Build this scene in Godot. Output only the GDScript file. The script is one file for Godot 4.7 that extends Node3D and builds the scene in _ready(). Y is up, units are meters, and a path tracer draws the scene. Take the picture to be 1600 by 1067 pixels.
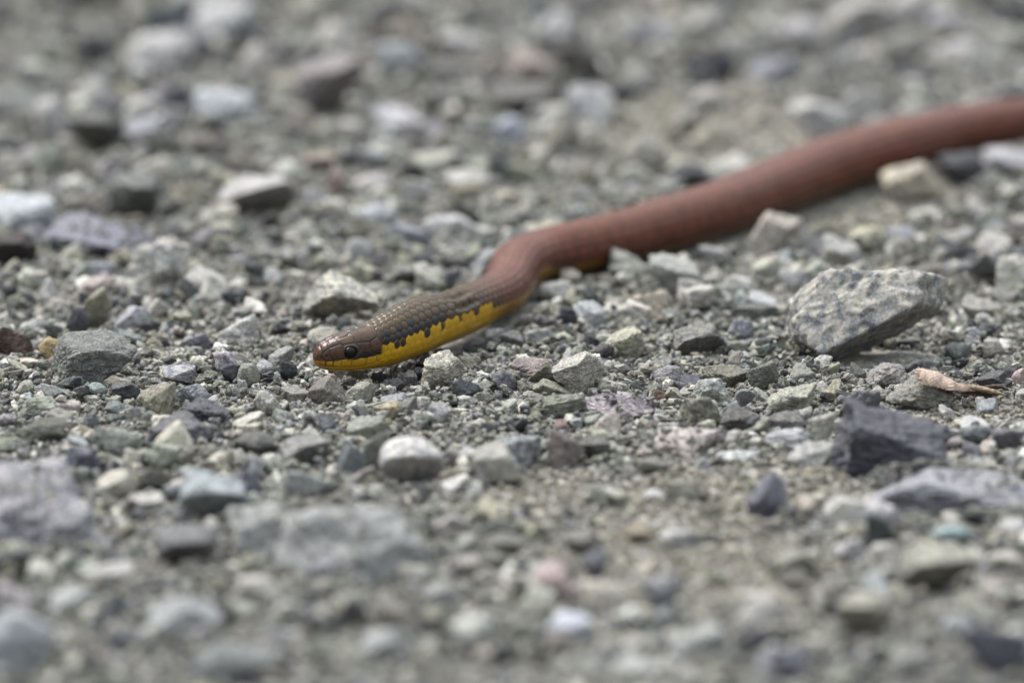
extends Node3D
# A small brown snake with a yellow flank creeping over wet-grey gravel, seen through a long lens close to the ground.
# Real size: one pixel of the 1600-pixel wide photograph is 0.1 mm at the middle of the picture.

const MM := 0.001
const DIST := 1.5                 # metres from the lens to the middle of the picture
const PITCH := 13.0               # degrees that the lens looks down
const WIDE := 0.160               # metres across the picture at that distance

var eye_at := Vector3.ZERO
var look := Vector3.ZERO
var lens_up := Vector3.ZERO
var rng := RandomNumberGenerator.new()
var names := {}
var ico := {}
var tex := {}
var relief: ImageTexture
var relief_fine: ImageTexture
var stones := []                  # [px, py, w, label phrase] of every stone placed singly
# height of what lies on the ground, in cells of 0.5 mm
const CELL := 0.5
const GX0 := -140.0
const GZ0 := -360.0
const GNX := 560
const GNZ := 1280
var heap := PackedFloat32Array()
var taken := PackedByteArray()


# ---------------------------------------------------------------- helpers
func numbered(called: String) -> String:
	if not names.has(called):
		names[called] = 0
		return called
	names[called] += 1
	return "%s_%03d" % [called, names[called]]


func obj(called: String, m: Mesh, mat: Material, parent: Node3D = null) -> MeshInstance3D:
	var o := MeshInstance3D.new()
	o.mesh = m
	o.material_override = mat
	if parent == null:
		o.name = numbered(called)
		add_child(o, true)
	else:
		o.name = called
		parent.add_child(o, true)
	return o


func tag(o: Node3D, label: String, category: String, group := "") -> void:
	o.set_meta("label", label)
	o.set_meta("category", category)
	if group != "":
		o.set_meta("group", group)


# the point at height h (mm) that the photograph shows at pixel x, y
func on(px: float, py: float, h: float) -> Vector3:
	var d := look + Vector3.RIGHT * ((px - 800.0) / 1600.0 * WIDE / DIST) + lens_up * ((533.5 - py) / 1600.0 * WIDE / DIST)
	var t := (h * MM - eye_at.y) / d.y
	return eye_at + d * t


# mm per pixel at a point
func mm_px(p: Vector3) -> float:
	return (p - eye_at).dot(look) / DIST * 0.1


# pixel of a point
func seen_at(p: Vector3) -> Vector2:
	var v := p - eye_at
	var z := v.dot(look)
	return Vector2(800.0 + v.x / z * DIST / WIDE * 1600.0, 533.5 - v.dot(lens_up) / z * DIST / WIDE * 1600.0)


func noise(sd: int, freq: float, oct := 4, kind := FastNoiseLite.TYPE_SIMPLEX_SMOOTH) -> FastNoiseLite:
	var n := FastNoiseLite.new()
	n.seed = sd
	n.frequency = freq
	n.noise_type = kind
	n.fractal_octaves = oct
	n.fractal_type = FastNoiseLite.FRACTAL_FBM if oct > 1 else FastNoiseLite.FRACTAL_NONE
	return n


func lin(c: Color, k := 1.0) -> Color:
	var l := c.srgb_to_linear()
	return Color(minf(l.r * k, 0.9), minf(l.g * k, 0.9), minf(l.b * k, 0.9))


# ---------------------------------------------------------------- textures: grain, veins and patches of rock
func bytes_of(n: FastNoiseLite, side: int) -> PackedByteArray:
	var im := n.get_seamless_image(side, side)
	im.convert(Image.FORMAT_L8)
	return im.get_data()


func rock_texture(sd: int, side: int, patchy: float, grainy: float, veined: float, hue: float) -> ImageTexture:
	var low := bytes_of(noise(sd, 4.0 / side, 4), side)
	var mid := bytes_of(noise(sd + 1, 18.0 / side, 4), side)
	var cell := noise(sd + 2, 46.0 / side, 2, FastNoiseLite.TYPE_CELLULAR)
	cell.cellular_return_type = FastNoiseLite.RETURN_CELL_VALUE
	var grain := bytes_of(cell, side)
	var vn := noise(sd + 3, 5.0 / side, 4)
	vn.fractal_type = FastNoiseLite.FRACTAL_RIDGED
	var vein := bytes_of(vn, side)
	var out := PackedByteArray()
	out.resize(side * side * 3)
	for i in side * side:
		var a := low[i] / 255.0 - 0.5
		var b := mid[i] / 255.0 - 0.5
		var g := grain[i] / 255.0 - 0.5
		var v := 0.78 + b * 0.34 + g * grainy
		# patches of another mineral, with an edge
		var p := smoothstep(0.02, 0.10, a + b * 0.45)
		v += (p - 0.5) * patchy
		v += smoothstep(0.80, 0.94, vein[i] / 255.0) * veined
		var warm := (p - 0.5) * hue + b * hue * 0.6
		out[i * 3] = int(clampf(v + warm * 0.7, 0.05, 1.0) * 255.0)
		out[i * 3 + 1] = int(clampf(v + warm * 0.25, 0.05, 1.0) * 255.0)
		out[i * 3 + 2] = int(clampf(v - warm * 0.9, 0.05, 1.0) * 255.0)
	return ImageTexture.create_from_image(Image.create_from_data(side, side, false, Image.FORMAT_RGB8, out))


func relief_texture(sd: int, side: int, f1: float, f2: float) -> ImageTexture:
	var a := bytes_of(noise(sd, f1 / side, 5), side)
	var cn := noise(sd + 1, f2 / side, 2, FastNoiseLite.TYPE_CELLULAR)
	cn.cellular_return_type = FastNoiseLite.RETURN_DISTANCE
	var b := bytes_of(cn, side)
	var out := PackedByteArray()
	out.resize(side * side)
	for i in side * side:
		out[i] = int(clampf(a[i] * 0.62 + (255 - b[i]) * 0.38, 0, 255))
	return ImageTexture.create_from_image(Image.create_from_data(side, side, false, Image.FORMAT_L8, out))


func rock_material(c: Color, kind: String, scale: float, rough := 0.85, bump := 0.02) -> StandardMaterial3D:
	var m := StandardMaterial3D.new()
	m.albedo_color = c
	m.albedo_texture = tex[kind]
	m.roughness = rough
	m.metallic_specular = 0.45
	m.uv1_triplanar = true
	m.uv1_scale = Vector3.ONE * scale
	m.uv1_offset = Vector3(rng.randf(), rng.randf(), rng.randf())
	m.heightmap_enabled = true
	m.heightmap_texture = relief
	m.heightmap_scale = bump
	return m


# ---------------------------------------------------------------- broken stone: a ball cut by planes, edges worn, faces rough
func icosphere(level: int) -> Array:
	if ico.has(level):
		return ico[level]
	var t := (1.0 + sqrt(5.0)) / 2.0
	var v: Array[Vector3] = []
	for s in [-1.0, 1.0]:
		for q in [-1.0, 1.0]:
			v.append(Vector3(s, q * t, 0).normalized())
			v.append(Vector3(0, s, q * t).normalized())
			v.append(Vector3(q * t, 0, s).normalized())
	var f: Array[Vector3i] = []
	for a in 12:
		for b in range(a + 1, 12):
			for c in range(b + 1, 12):
				if v[a].distance_to(v[b]) < 1.1 and v[b].distance_to(v[c]) < 1.1 and v[a].distance_to(v[c]) < 1.1:
					if (v[b] - v[a]).cross(v[c] - v[a]).dot(v[a]) > 0:
						f.append(Vector3i(a, c, b))
					else:
						f.append(Vector3i(a, b, c))
	for k in level:
		var mids := {}
		var g: Array[Vector3i] = []
		for x in f:
			var m := [0, 0, 0]
			for e in 3:
				var i: int = x[e]
				var j: int = x[(e + 1) % 3]
				var key := mini(i, j) * 100000 + maxi(i, j)
				if not mids.has(key):
					mids[key] = v.size()
					v.append(((v[i] + v[j]) * 0.5).normalized())
				m[e] = mids[key]
			g.append(Vector3i(x.x, m[0], m[2]))
			g.append(Vector3i(m[0], x.y, m[1]))
			g.append(Vector3i(m[2], m[1], x.z))
			g.append(Vector3i(m[0], m[1], m[2]))
		f = g
	var idx := PackedInt32Array()
	for x in f:
		idx.append_array([x.x, x.y, x.z])
	ico[level] = [PackedVector3Array(v), idx]
	return ico[level]


func mesh_of(v: PackedVector3Array, idx: PackedInt32Array, col := PackedColorArray()) -> ArrayMesh:
	var n := PackedVector3Array()
	n.resize(v.size())
	for i in range(0, idx.size(), 3):
		var a := idx[i]
		var b := idx[i + 1]
		var c := idx[i + 2]
		var w := (v[c] - v[a]).cross(v[b] - v[a])
		n[a] += w
		n[b] += w
		n[c] += w
	for i in n.size():
		n[i] = n[i].normalized() if n[i].length_squared() > 0.0 else Vector3.UP
	var arr := []
	arr.resize(Mesh.ARRAY_MAX)
	arr[Mesh.ARRAY_VERTEX] = v
	arr[Mesh.ARRAY_NORMAL] = n
	arr[Mesh.ARRAY_INDEX] = idx
	if col.size():
		arr[Mesh.ARRAY_COLOR] = col
	var m := ArrayMesh.new()
	m.add_surface_from_arrays(Mesh.PRIMITIVE_TRIANGLES, arr)
	return m


# size: full width, height, depth in mm; tilt about the depth axis; cuts: extra planes (normal, distance) of its own
func rock(sd: int, level: int, kind: String, size: Vector3, tilt := 0.0, cuts := [], amp := 1.0, wear := 0.0) -> ArrayMesh:
	var r := RandomNumberGenerator.new()
	r.seed = sd * 7919 + 13
	var ball = icosphere(level)
	var dirs: PackedVector3Array = ball[0]
	var count := 13
	var sharp := 20.0
	var near := 0.62
	var rough := 0.075
	match kind:
		"r":
			count = 20
			sharp = 9.0
			near = 0.76
			rough = 0.07
		"f":
			count = 11
			sharp = 18.0
			near = 0.66
		"s":
			count = 9
			sharp = 26.0
			near = 0.52
	if wear > 0.0:
		sharp = wear
	var nrm := PackedVector3Array()
	var dst := PackedFloat32Array()
	for c in cuts:
		nrm.append((c[0] as Vector3).normalized())
		dst.append(c[1])
	for k in count:
		var d := Vector3(r.randfn(), r.randfn(), r.randfn()).normalized()
		if k < 6 and kind != "r":
			# three crossing pairs of cleavage planes make it blocky
			var axis: Vector3 = [Vector3.RIGHT, Vector3.UP, Vector3.BACK][k / 2]
			d = (axis * (1.0 if k % 2 else -1.0) + d * 0.55).normalized()
		if cuts.size() and k < 6:
			continue
		nrm.append(d)
		dst.append(r.randf_range(near, 1.0))
	var n1 := noise(sd, 1.3, 3)
	var n2 := noise(sd + 5, 3.7 if level < 5 else 2.6, 3 if level < 5 else 5)
	n2.fractal_type = FastNoiseLite.FRACTAL_RIDGED
	var v := PackedVector3Array()
	v.resize(dirs.size())
	var lo := Vector3.ONE * 9.0
	var hi := -lo
	for i in dirs.size():
		var d := dirs[i]
		var s := 0.0
		for k in nrm.size():
			var q := nrm[k].dot(d) / dst[k]
			if q > 0.25:
				s += pow(q, sharp)
		var rad := pow(s + pow(0.55, sharp), -1.0 / sharp)
		var p := d * rad
		rad *= 1.0 + amp * (rough * 1.6 * n1.get_noise_3dv(p) + rough * (n2.get_noise_3dv(p) - 0.1))
		v[i] = d * rad
		lo = lo.min(v[i])
		hi = hi.max(v[i])
	var mid := (lo + hi) * 0.5
	var ext := (hi - lo) * 0.5
	var turn := Basis(Vector3.BACK, deg_to_rad(tilt))
	var half := size * 0.5 * MM
	for i in v.size():
		v[i] = turn * ((v[i] - mid) / ext * half)
	return mesh_of(v, ball[1])


# ---------------------------------------------------------------- heights on the ground
var ground_low := FastNoiseLite.new()
var ground_fine := FastNoiseLite.new()


func ground_mm(x: float, z: float) -> float:   # x, z in mm
	return ground_low.get_noise_2d(x, z) * 0.9 + ground_fine.get_noise_2d(x, z) * 0.35


func cell_at(x: float, z: float) -> int:
	var i := int((x - GX0) / CELL)
	var j := int((z - GZ0) / CELL)
	if i < 1 or j < 1 or i >= GNX - 1 or j >= GNZ - 1:
		return -1
	return j * GNX + i


func stamp(x: float, z: float, rx: float, rz: float, top: float, mark: int) -> void:
	for j in range(int(floor((z - rz - GZ0) / CELL)), int(ceil((z + rz - GZ0) / CELL)) + 1):
		if j < 0 or j >= GNZ:
			continue
		for i in range(int(floor((x - rx - GX0) / CELL)), int(ceil((x + rx - GX0) / CELL)) + 1):
			if i < 0 or i >= GNX:
				continue
			var dx := (GX0 + i * CELL - x) / rx
			var dz := (GZ0 + j * CELL - z) / rz
			var q := dx * dx + dz * dz
			if q <= 1.0:
				var k := j * GNX + i
				if mark:
					taken[k] = mark if taken[k] == 0 or mark != 4 else taken[k]
				heap[k] = maxf(heap[k], top * sqrt(maxf(0.0, 1.0 - q * 0.75)))


# planes of a stone that overhangs towards the lens
func hang(a: float) -> Array:
	return [[Vector3(a * 0.2, 1, 0.25), 0.55], [Vector3(a * 0.3, -0.75, 0.66), 0.34], [Vector3(-1, 0.2, 0.2), 0.85], [Vector3(1, 0.25, 0.1), 0.9], [Vector3(-0.7 * a, 0.75, 0.4), 0.8], [Vector3(0, 0.2, -1), 0.8], [Vector3(0.7, -0.6, 0.5), 0.72]]


# a stone at its place: x = middle, yb = lower edge, w, h in pixels of the photograph
func stone(x: float, yb: float, w: float, h: float, kind: String, hex: String, tilt: float, label: String, look_of := "", extra := {}) -> MeshInstance3D:
	var c := Color(hex)
	var at := on(x, yb, 0.0)
	var s := mm_px(at)
	var sp := sin(deg_to_rad(PITCH))
	var cp := cos(deg_to_rad(PITCH))
	var wide := w * s
	var high := h * s
	var deep := wide * float(extra.get("deep", {"a": 0.8, "r": 0.9, "s": 0.75, "f": 1.1}[kind]))
	if kind == "f":
		deep = minf(deep, 0.72 * high / sp)
	deep = minf(deep, 0.95 * high / sp)
	var up := (high - 0.55 * deep * sp) / cp
	var sunk: float = extra.get("sunk", 0.28 if kind == "f" else 0.16)
	var total := up / (1.0 - sunk)
	at = on(x, yb - 0.42 * deep * sp / s, 0.0)
	var seed_of := 101 + stones.size() * 3
	seed_of = extra.get("seed", seed_of)
	var level := 4
	if w > 110 or (w > 56 and yb > 540.0 and yb < 730.0):
		level = 5
	var size := Vector3(wide, total, deep) * 1.04
	if absf(tilt) > 12.0:
		size.x *= 0.94
	var m := rock(seed_of, level, kind, size, tilt, extra.get("cuts", []), extra.get("amp", 1.0), extra.get("wear", 0.0))
	var kinds := ["mottled", "grainy", "veined", "patchy"]
	var t: String = look_of if look_of != "" else kinds[seed_of % 4]
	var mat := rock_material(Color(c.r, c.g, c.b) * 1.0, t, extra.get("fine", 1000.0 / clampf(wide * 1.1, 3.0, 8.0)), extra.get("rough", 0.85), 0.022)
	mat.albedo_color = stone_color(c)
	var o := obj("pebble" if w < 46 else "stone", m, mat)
	o.position = at + Vector3.UP * (up - total * 0.5) * MM
	tag(o, label, "pebble" if w < 46 else "stone", "loose stones in the gravel")
	var p := at / MM
	stamp(p.x, p.z, wide * 0.46, deep * 0.46, up, 4 if kind == "f" and w > 90 else 2)
	stones.append([x, yb - h * 0.5, w, h, label, at])
	return o


func stone_color(c: Color) -> Color:
	var flat := (c.r + c.g + c.b) / 3.0
	if c.s < 0.3:
		c = c.lerp(Color(flat, flat * 1.0, flat * 0.975), 0.38)
	# the picture's colour to the stone's own: the texture averages 0.78, the light is near 1
	var l := c.srgb_to_linear()
	var k := lerpf(1.26, 0.86, smoothstep(0.25, 0.6, l.g))
	return Color(l.r * k * 1.01, l.g * k * 0.968, l.b * k).linear_to_srgb()


# ---------------------------------------------------------------- the scene
func _ready() -> void:
	rng.seed = 20
	var p := deg_to_rad(PITCH)
	eye_at = Vector3(0, DIST * sin(p), DIST * cos(p))
	look = Vector3(0, -sin(p), -cos(p))
	lens_up = Vector3(0, cos(p), -sin(p))

	var cam := Camera3D.new()
	cam.name = "camera"
	var high := WIDE * 1067.0 / 1600.0
	var attr := CameraAttributesPhysical.new()
	attr.frustum_focal_length = 12.0 / (high * 0.5 / DIST)
	attr.frustum_focus_distance = 1.4672
	attr.frustum_near = 0.05
	attr.frustum_far = 100.0
	attr.exposure_aperture = 13.6
	cam.attributes = attr
	cam.fov = rad_to_deg(2.0 * atan(high * 0.5 / DIST))
	cam.near = 0.05
	cam.far = 100.0
	cam.transform = Transform3D(Basis(Vector3.RIGHT, lens_up, -look), eye_at)
	add_child(cam)
	cam.current = true

	# an overcast sky, brightest overhead, and a veiled sun high on the left
	var sky_mat := ProceduralSkyMaterial.new()
	sky_mat.sky_top_color = Color(0.93, 0.97, 1.0)
	sky_mat.sky_horizon_color = Color(0.20, 0.21, 0.22)
	sky_mat.sky_curve = 0.55
	sky_mat.ground_bottom_color = Color(0.32, 0.32, 0.30)
	sky_mat.ground_horizon_color = Color(0.36, 0.36, 0.34)
	sky_mat.sky_energy_multiplier = 0.95
	sky_mat.sun_angle_max = 1.0
	var sky := Sky.new()
	sky.sky_material = sky_mat
	var env := Environment.new()
	env.background_mode = Environment.BG_SKY
	env.sky = sky
	env.tonemap_mode = Environment.TONE_MAPPER_LINEAR
	env.tonemap_exposure = 3.25
	env.sdfgi_enabled = true
	env.ssao_enabled = true
	env.ssil_enabled = true
	var we := WorldEnvironment.new()
	we.name = "overcast_sky"
	we.environment = env
	add_child(we)
	var sun := DirectionalLight3D.new()
	sun.name = "veiled_sun"
	sun.light_energy = 0.68
	sun.light_angular_distance = 34.0
	sun.light_color = Color(1.0, 0.995, 0.985)
	sun.shadow_enabled = true
	add_child(sun)
	sun.look_at_from_position(Vector3(-0.5, 1.0, -0.5), Vector3.ZERO)

	tex["mottled"] = rock_texture(11, 384, 0.18, 0.26, 0.0, 0.02)
	tex["grainy"] = rock_texture(23, 384, 0.14, 0.46, 0.0, 0.02)
	tex["veined"] = rock_texture(37, 384, -0.16, 0.24, 0.30, 0.02)
	tex["patchy"] = rock_texture(41, 384, 0.28, 0.26, 0.0, 0.04)
	tex["crusted"] = rock_texture(47, 512, -0.34, 0.40, 0.16, -0.08)
	tex["sand"] = rock_texture(59, 768, 0.10, 0.42, 0.0, 0.05)
	relief = relief_texture(71, 512, 7.0, 70.0)
	relief_fine = relief_texture(83, 768, 30.0, 90.0)

	heap.resize(GNX * GNZ)
	taken.resize(GNX * GNZ)
	ground_low = noise(5, 0.022, 3)
	ground_fine = noise(6, 0.16, 3)
	build_ground()
	for j in GNZ:
		for i in GNX:
			heap[j * GNX + i] = ground_mm(GX0 + i * CELL, GZ0 + j * CELL)

	build_snake()
	build_stones()
	build_bark()
	build_more_stones()
	build_gravel()


func build_ground() -> void:
	var xs := PackedFloat32Array()
	var zs := PackedFloat32Array()
	for side in [-1.0, 1.0]:
		var a := PackedFloat32Array()
		var d := 1.4
		var q := 0.0
		while q < 130.0:
			a.append(q)
			q += d
		while q < 40000.0:
			a.append(q)
			d *= 1.28
			q += d
		if side < 0:
			a.reverse()
			for k in a.size() - 1:
				xs.append(-a[k])
		else:
			xs.append_array(a)
	for side in [-1.0, 1.0]:
		var a := PackedFloat32Array()
		var d := 1.4
		var q := 0.0
		while q < (330.0 if side < 0 else 260.0):
			a.append(q)
			q += d
		while q < 40000.0:
			a.append(q)
			d *= 1.28
			q += d
		if side < 0:
			a.reverse()
			for k in a.size() - 1:
				zs.append(-a[k])
		else:
			zs.append_array(a)
	var v := PackedVector3Array()
	for z in zs:
		for x in xs:
			v.append(Vector3(x, ground_mm(x, z), z) * MM)
	var idx := PackedInt32Array()
	var nx := xs.size()
	for j in zs.size() - 1:
		for i in nx - 1:
			var a := j * nx + i
			idx.append_array([a, a + 1, a + nx, a + 1, a + nx + 1, a + nx])
	var mat := StandardMaterial3D.new()
	mat.albedo_color = stone_color(Color("8f8c7d"))
	mat.albedo_texture = tex["sand"]
	mat.roughness = 0.95
	mat.uv1_triplanar = true
	mat.uv1_world_triplanar = true
	mat.uv1_scale = Vector3.ONE * 34.0
	mat.heightmap_enabled = true
	mat.heightmap_texture = relief_fine
	mat.heightmap_scale = 0.05
	var o := obj("ground", mesh_of(v, idx), mat)
	o.set_meta("kind", "structure")
	o.set_meta("label", "olive-grey sandy ground under the gravel")


# ---------------------------------------------------------------- the snake
var spine := Curve3D.new()
var plates := []                   # grooves between head shields: [s0, angle0, s1, angle1] in mm and degrees


func lerp_table(t: Array, s: float) -> float:
	for k in t.size() - 1:
		if s <= t[k + 1][0]:
			var f: float = (s - t[k][0]) / (t[k + 1][0] - t[k][0])
			return lerpf(t[k][1], t[k + 1][1], clampf(f, 0.0, 1.0))
	return t[-1][1]


func build_snake() -> void:
	var way := [   # px, py of the body's middle and its height in mm
		[491.0, 563.0, 4.6], [520.0, 556.0, 5.0], [552.0, 549.0, 5.4], [580.0, 541.0, 5.7], [610.0, 530.0, 5.9], [650.0, 512.0, 6.0], [700.0, 491.0, 5.8], [745.0, 474.0, 5.3],
		[775.0, 462.0, 4.9], [792.0, 448.0, 4.7], [800.0, 430.0, 4.6], [813.0, 413.0, 4.6], [846.0, 399.0, 4.3], [900.0, 387.0, 4.4], [960.0, 373.0, 4.6], [1040.0, 351.0, 4.8],
		[1120.0, 327.0, 4.9], [1210.0, 293.0, 5.0], [1300.0, 258.0, 5.4], [1400.0, 229.0, 5.5], [1500.0, 204.0, 5.5], [1600.0, 187.0, 5.4], [1720.0, 172.0, 4.8], [1860.0, 158.0, 3.0],
		[2020.0, 172.0, 2.0], [2160.0, 196.0, 1.3],
	]
	var pts := PackedVector3Array()
	for w in way:
		pts.append(on(w[0], w[1], w[2]))
	spine.bake_interval = 0.0002
	for k in pts.size():
		var a := pts[maxi(k - 1, 0)]
		var b := pts[mini(k + 1, pts.size() - 1)]
		var t := (b - a).normalized()
		var din := pts[k].distance_to(a) * 0.33
		var dout := pts[k].distance_to(b) * 0.33
		spine.add_point(pts[k], -t * din, t * dout)
	var total := spine.get_baked_length() / MM
	# the rings: close together on the head and neck, wider along the body
	var at := PackedFloat32Array()
	var s := 0.0
	while s < total:
		at.append(s)
		s += 0.035 if s < 0.4 else 0.07 if s < 1.0 else 0.105 if s < 15.0 else 0.125 if s < 42.0 else 0.25 if s < 80.0 else 0.5
	var across := [[0.0, 0.0], [0.06, 0.6], [0.25, 1.15], [0.7, 1.75], [1.4, 2.25], [2.6, 2.75], [4.0, 3.1], [5.6, 3.35], [7.2, 3.5], [9.0, 3.5], [11.0, 3.55], [14.0, 3.7], [20.0, 4.1], [30.0, 4.1], [36.0, 3.8], [42.0, 3.6], [50.0, 3.5], [60.0, 3.85], [72.0, 4.1], [95.0, 4.35], [115.0, 4.5], [165.0, 4.95], [185.0, 4.85], [230.0, 3.4], [280.0, 1.6], [330.0, 0.8]]
	var above := [[0.0, 0.0], [0.06, 0.6], [0.25, 1.15], [0.7, 1.8], [1.4, 2.35], [2.6, 2.85], [4.0, 3.15], [5.6, 3.3], [7.2, 3.4], [9.0, 3.5], [11.0, 3.75], [14.0, 4.2], [20.0, 4.65], [26.0, 4.5], [30.0, 3.9], [34.0, 3.2], [39.0, 3.4], [46.0, 3.5], [50.0, 3.5], [60.0, 3.85], [72.0, 4.1], [95.0, 4.35], [115.0, 4.5], [165.0, 4.95], [185.0, 4.85], [230.0, 3.4], [280.0, 1.6], [330.0, 0.8]]
	var below := [[0.0, 0.0], [0.06, 0.5], [0.25, 0.95], [0.7, 1.4], [1.4, 1.75], [2.6, 2.15], [4.0, 2.45], [5.6, 2.75], [7.2, 3.0], [9.0, 3.2], [11.0, 3.5], [14.0, 3.85], [20.0, 4.1], [30.0, 4.1], [36.0, 4.35], [43.0, 4.1], [50.0, 3.6], [60.0, 3.85], [72.0, 4.1], [95.0, 4.35], [115.0, 4.5], [165.0, 4.95], [185.0, 4.85], [230.0, 3.4], [280.0, 1.6], [330.0, 0.8]]
	head_shields()
	var n_round := 176
	var v := PackedVector3Array()
	var col := PackedColorArray()
	var idx := PackedInt32Array()
	var flat_noise := noise(91, 0.9, 3)
	var blotch := noise(92, 0.35, 3)
	for k in at.size():
		s = at[k]
		var here := spine.sample_baked(s * MM, true)
		var tang := (spine.sample_baked(minf(s + 0.6, total) * MM, true) - spine.sample_baked(maxf(s - 0.6, 0.0) * MM, true)).normalized()
		var side := tang.cross(Vector3.UP).normalized()    # towards the snake's left, the flank that faces the lens
		var up := side.cross(tang).normalized()
		var rx := lerp_table(across, s)
		var ru := lerp_table(above, s)
		var rd := lerp_table(below, s)
		if s > total - 4.0:
			var f := sqrt(maxf(0.0, (total - s) / 4.0))
			rx *= f
			ru *= f
			rd *= f
		# the head is squarer in section than the body
		var square := lerpf(2.45, 2.05, smoothstep(8.0, 16.0, s))
		for j in n_round:
			var deg := (j + 0.5) / n_round * 360.0 - 180.0     # 0 along the back, + on the left flank
			var a := deg_to_rad(deg)
			var ca := cos(a)
			var sa := sin(a)
			var f := pow(pow(absf(ca), square) + pow(absf(sa), square), -1.0 / square)
			var o := Vector2(sa * rx, ca * (ru if ca > 0.0 else rd)) * f
			var skin = skin_at(s, deg, maxf(rx, 0.3), flat_noise, blotch)
			var len := o.length()
			o *= (len + skin[0]) / maxf(len, 0.001) if len > 0.2 else 1.0
			v.append(here + (side * o.x + up * o.y) * MM)
			col.append(skin[1])
	for k in at.size() - 1:
		for j in n_round:
			var a := k * n_round + j
			var b := k * n_round + (j + 1) % n_round
			idx.append_array([a, a + n_round, b, b, a + n_round, b + n_round])
	var skin_mat := StandardMaterial3D.new()
	skin_mat.vertex_color_use_as_albedo = true
	skin_mat.roughness = 0.26
	skin_mat.metallic_specular = 0.32
	var snake := Node3D.new()
	snake.name = numbered("snake")
	add_child(snake)
	tag(snake, "reddish-brown snake with yellow lower flank stretched across the gravel", "snake")
	snake.position = on(700, 491, 0.0) * Vector3(1, 0, 1)
	for i in v.size():
		v[i] -= snake.position
	obj("body", mesh_of(v, idx, col), skin_mat, snake)
	# eyes
	var black := StandardMaterial3D.new()
	black.albedo_color = Color(0.07, 0.062, 0.058)
	black.roughness = 0.09
	black.metallic_specular = 0.24
	for sgn in [1.0, -1.0]:
		var fr := frame_at(EYE_S)
		var a := deg_to_rad(EYE_DEG * sgn)
		var rx := lerp_table(across, EYE_S)
		var ru := lerp_table(above, EYE_S)
		var f := pow(pow(absf(cos(a)), 2.4) + pow(absf(sin(a)), 2.4), -1.0 / 2.4)
		var out: Vector3 = (fr[1] * sin(a) + fr[2] * cos(a)).normalized()
		var c: Vector3 = fr[0] + (fr[1] * sin(a) * rx + fr[2] * cos(a) * ru) * f * MM - out * 0.42 * MM - snake.position
		var ball := SphereMesh.new()
		ball.radius = 0.98 * MM
		ball.height = 1.96 * MM
		ball.radial_segments = 48
		ball.rings = 24
		var e := obj("eye", ball, black, snake)
		e.position = c
	# where the body lies nothing else may stand
	s = 1.0
	while s < total:
		var c := spine.sample_baked(s * MM, true) / MM
		var r := lerp_table(across, s)
		stamp(c.x, c.z, r * 0.95, r * 0.95, -1.0, 3 if s > 36.0 else 1)
		s += 0.5


const EYE_S := 4.95
const EYE_DEG := 75.0
const HEAD := 0.80                 # the shields are laid out on a head of 12 mm; this one is shorter


func frame_at(s: float) -> Array:
	var tang := (spine.sample_baked((s + 0.6) * MM, true) - spine.sample_baked(maxf(s - 0.6, 0.0) * MM, true)).normalized()
	var side := tang.cross(Vector3.UP).normalized()
	return [spine.sample_baked(s * MM, true), side, side.cross(tang).normalized()]


func groove(list: Array) -> void:
	for k in list.size() - 1:
		plates.append([list[k][0] * HEAD, list[k][1], list[k + 1][0] * HEAD, list[k + 1][1]])


func head_shields() -> void:
	groove([[0.5, 118.0], [2.0, 116.0], [4.0, 121.0], [7.0, 124.0], [9.5, 120.0], [11.4, 112.0]])       # mouth
	groove([[0.7, 70.0], [1.3, 88.0], [2.6, 92.0], [3.2, 86.0], [4.3, 93.0], [5.2, 91.0]])               # upper edge of the lip shields
	groove([[7.1, 92.0], [8.6, 97.0], [10.2, 93.0], [11.8, 97.0]])
	for q in [[1.3, 88.0, 1.2, 116.0], [2.6, 92.0, 2.4, 118.0], [4.3, 93.0, 4.0, 121.0], [6.2, 98.0, 6.1, 123.0], [8.6, 97.0, 8.3, 122.0], [10.2, 93.0, 10.4, 117.0]]:
		groove([[q[0], q[1]], [q[2], q[3]]])
	groove([[0.7, 70.0], [1.0, 52.0], [2.2, 46.0], [4.7, 46.0], [5.1, 52.0]])                            # canthus
	groove([[2.2, 46.0], [2.1, 68.0], [2.6, 92.0]])
	groove([[5.1, 52.0], [4.9, 70.0], [5.2, 91.0]])                                                        # before the eye
	groove([[7.3, 52.0], [7.7, 70.0], [7.1, 92.0]])                                                        # behind the eye
	groove([[9.6, 58.0], [9.3, 78.0], [10.2, 93.0]])                                                       # temples
	groove([[1.0, 52.0], [1.2, 22.0], [1.5, 0.0]])                                                         # snout shields
	groove([[1.5, 0.0], [2.9, 0.0], [4.6, 0.0]])
	groove([[2.2, 46.0], [2.7, 24.0], [2.9, 0.0]])
	groove([[4.7, 46.0], [4.6, 26.0], [4.3, 12.0], [4.6, 0.0]])
	groove([[4.6, 26.0], [6.6, 24.0], [7.8, 0.0]])                                                         # frontal
	groove([[5.1, 52.0], [7.3, 52.0], [7.4, 36.0], [6.9, 24.0]])                                           # over the eye
	groove([[7.8, 0.0], [9.6, 0.0], [11.6, 0.0]])                                                          # parietals
	groove([[7.3, 52.0], [9.6, 58.0], [11.2, 50.0], [11.9, 24.0], [11.6, 0.0]])
	groove([[11.2, 50.0], [11.6, 72.0], [11.8, 97.0]])


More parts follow.
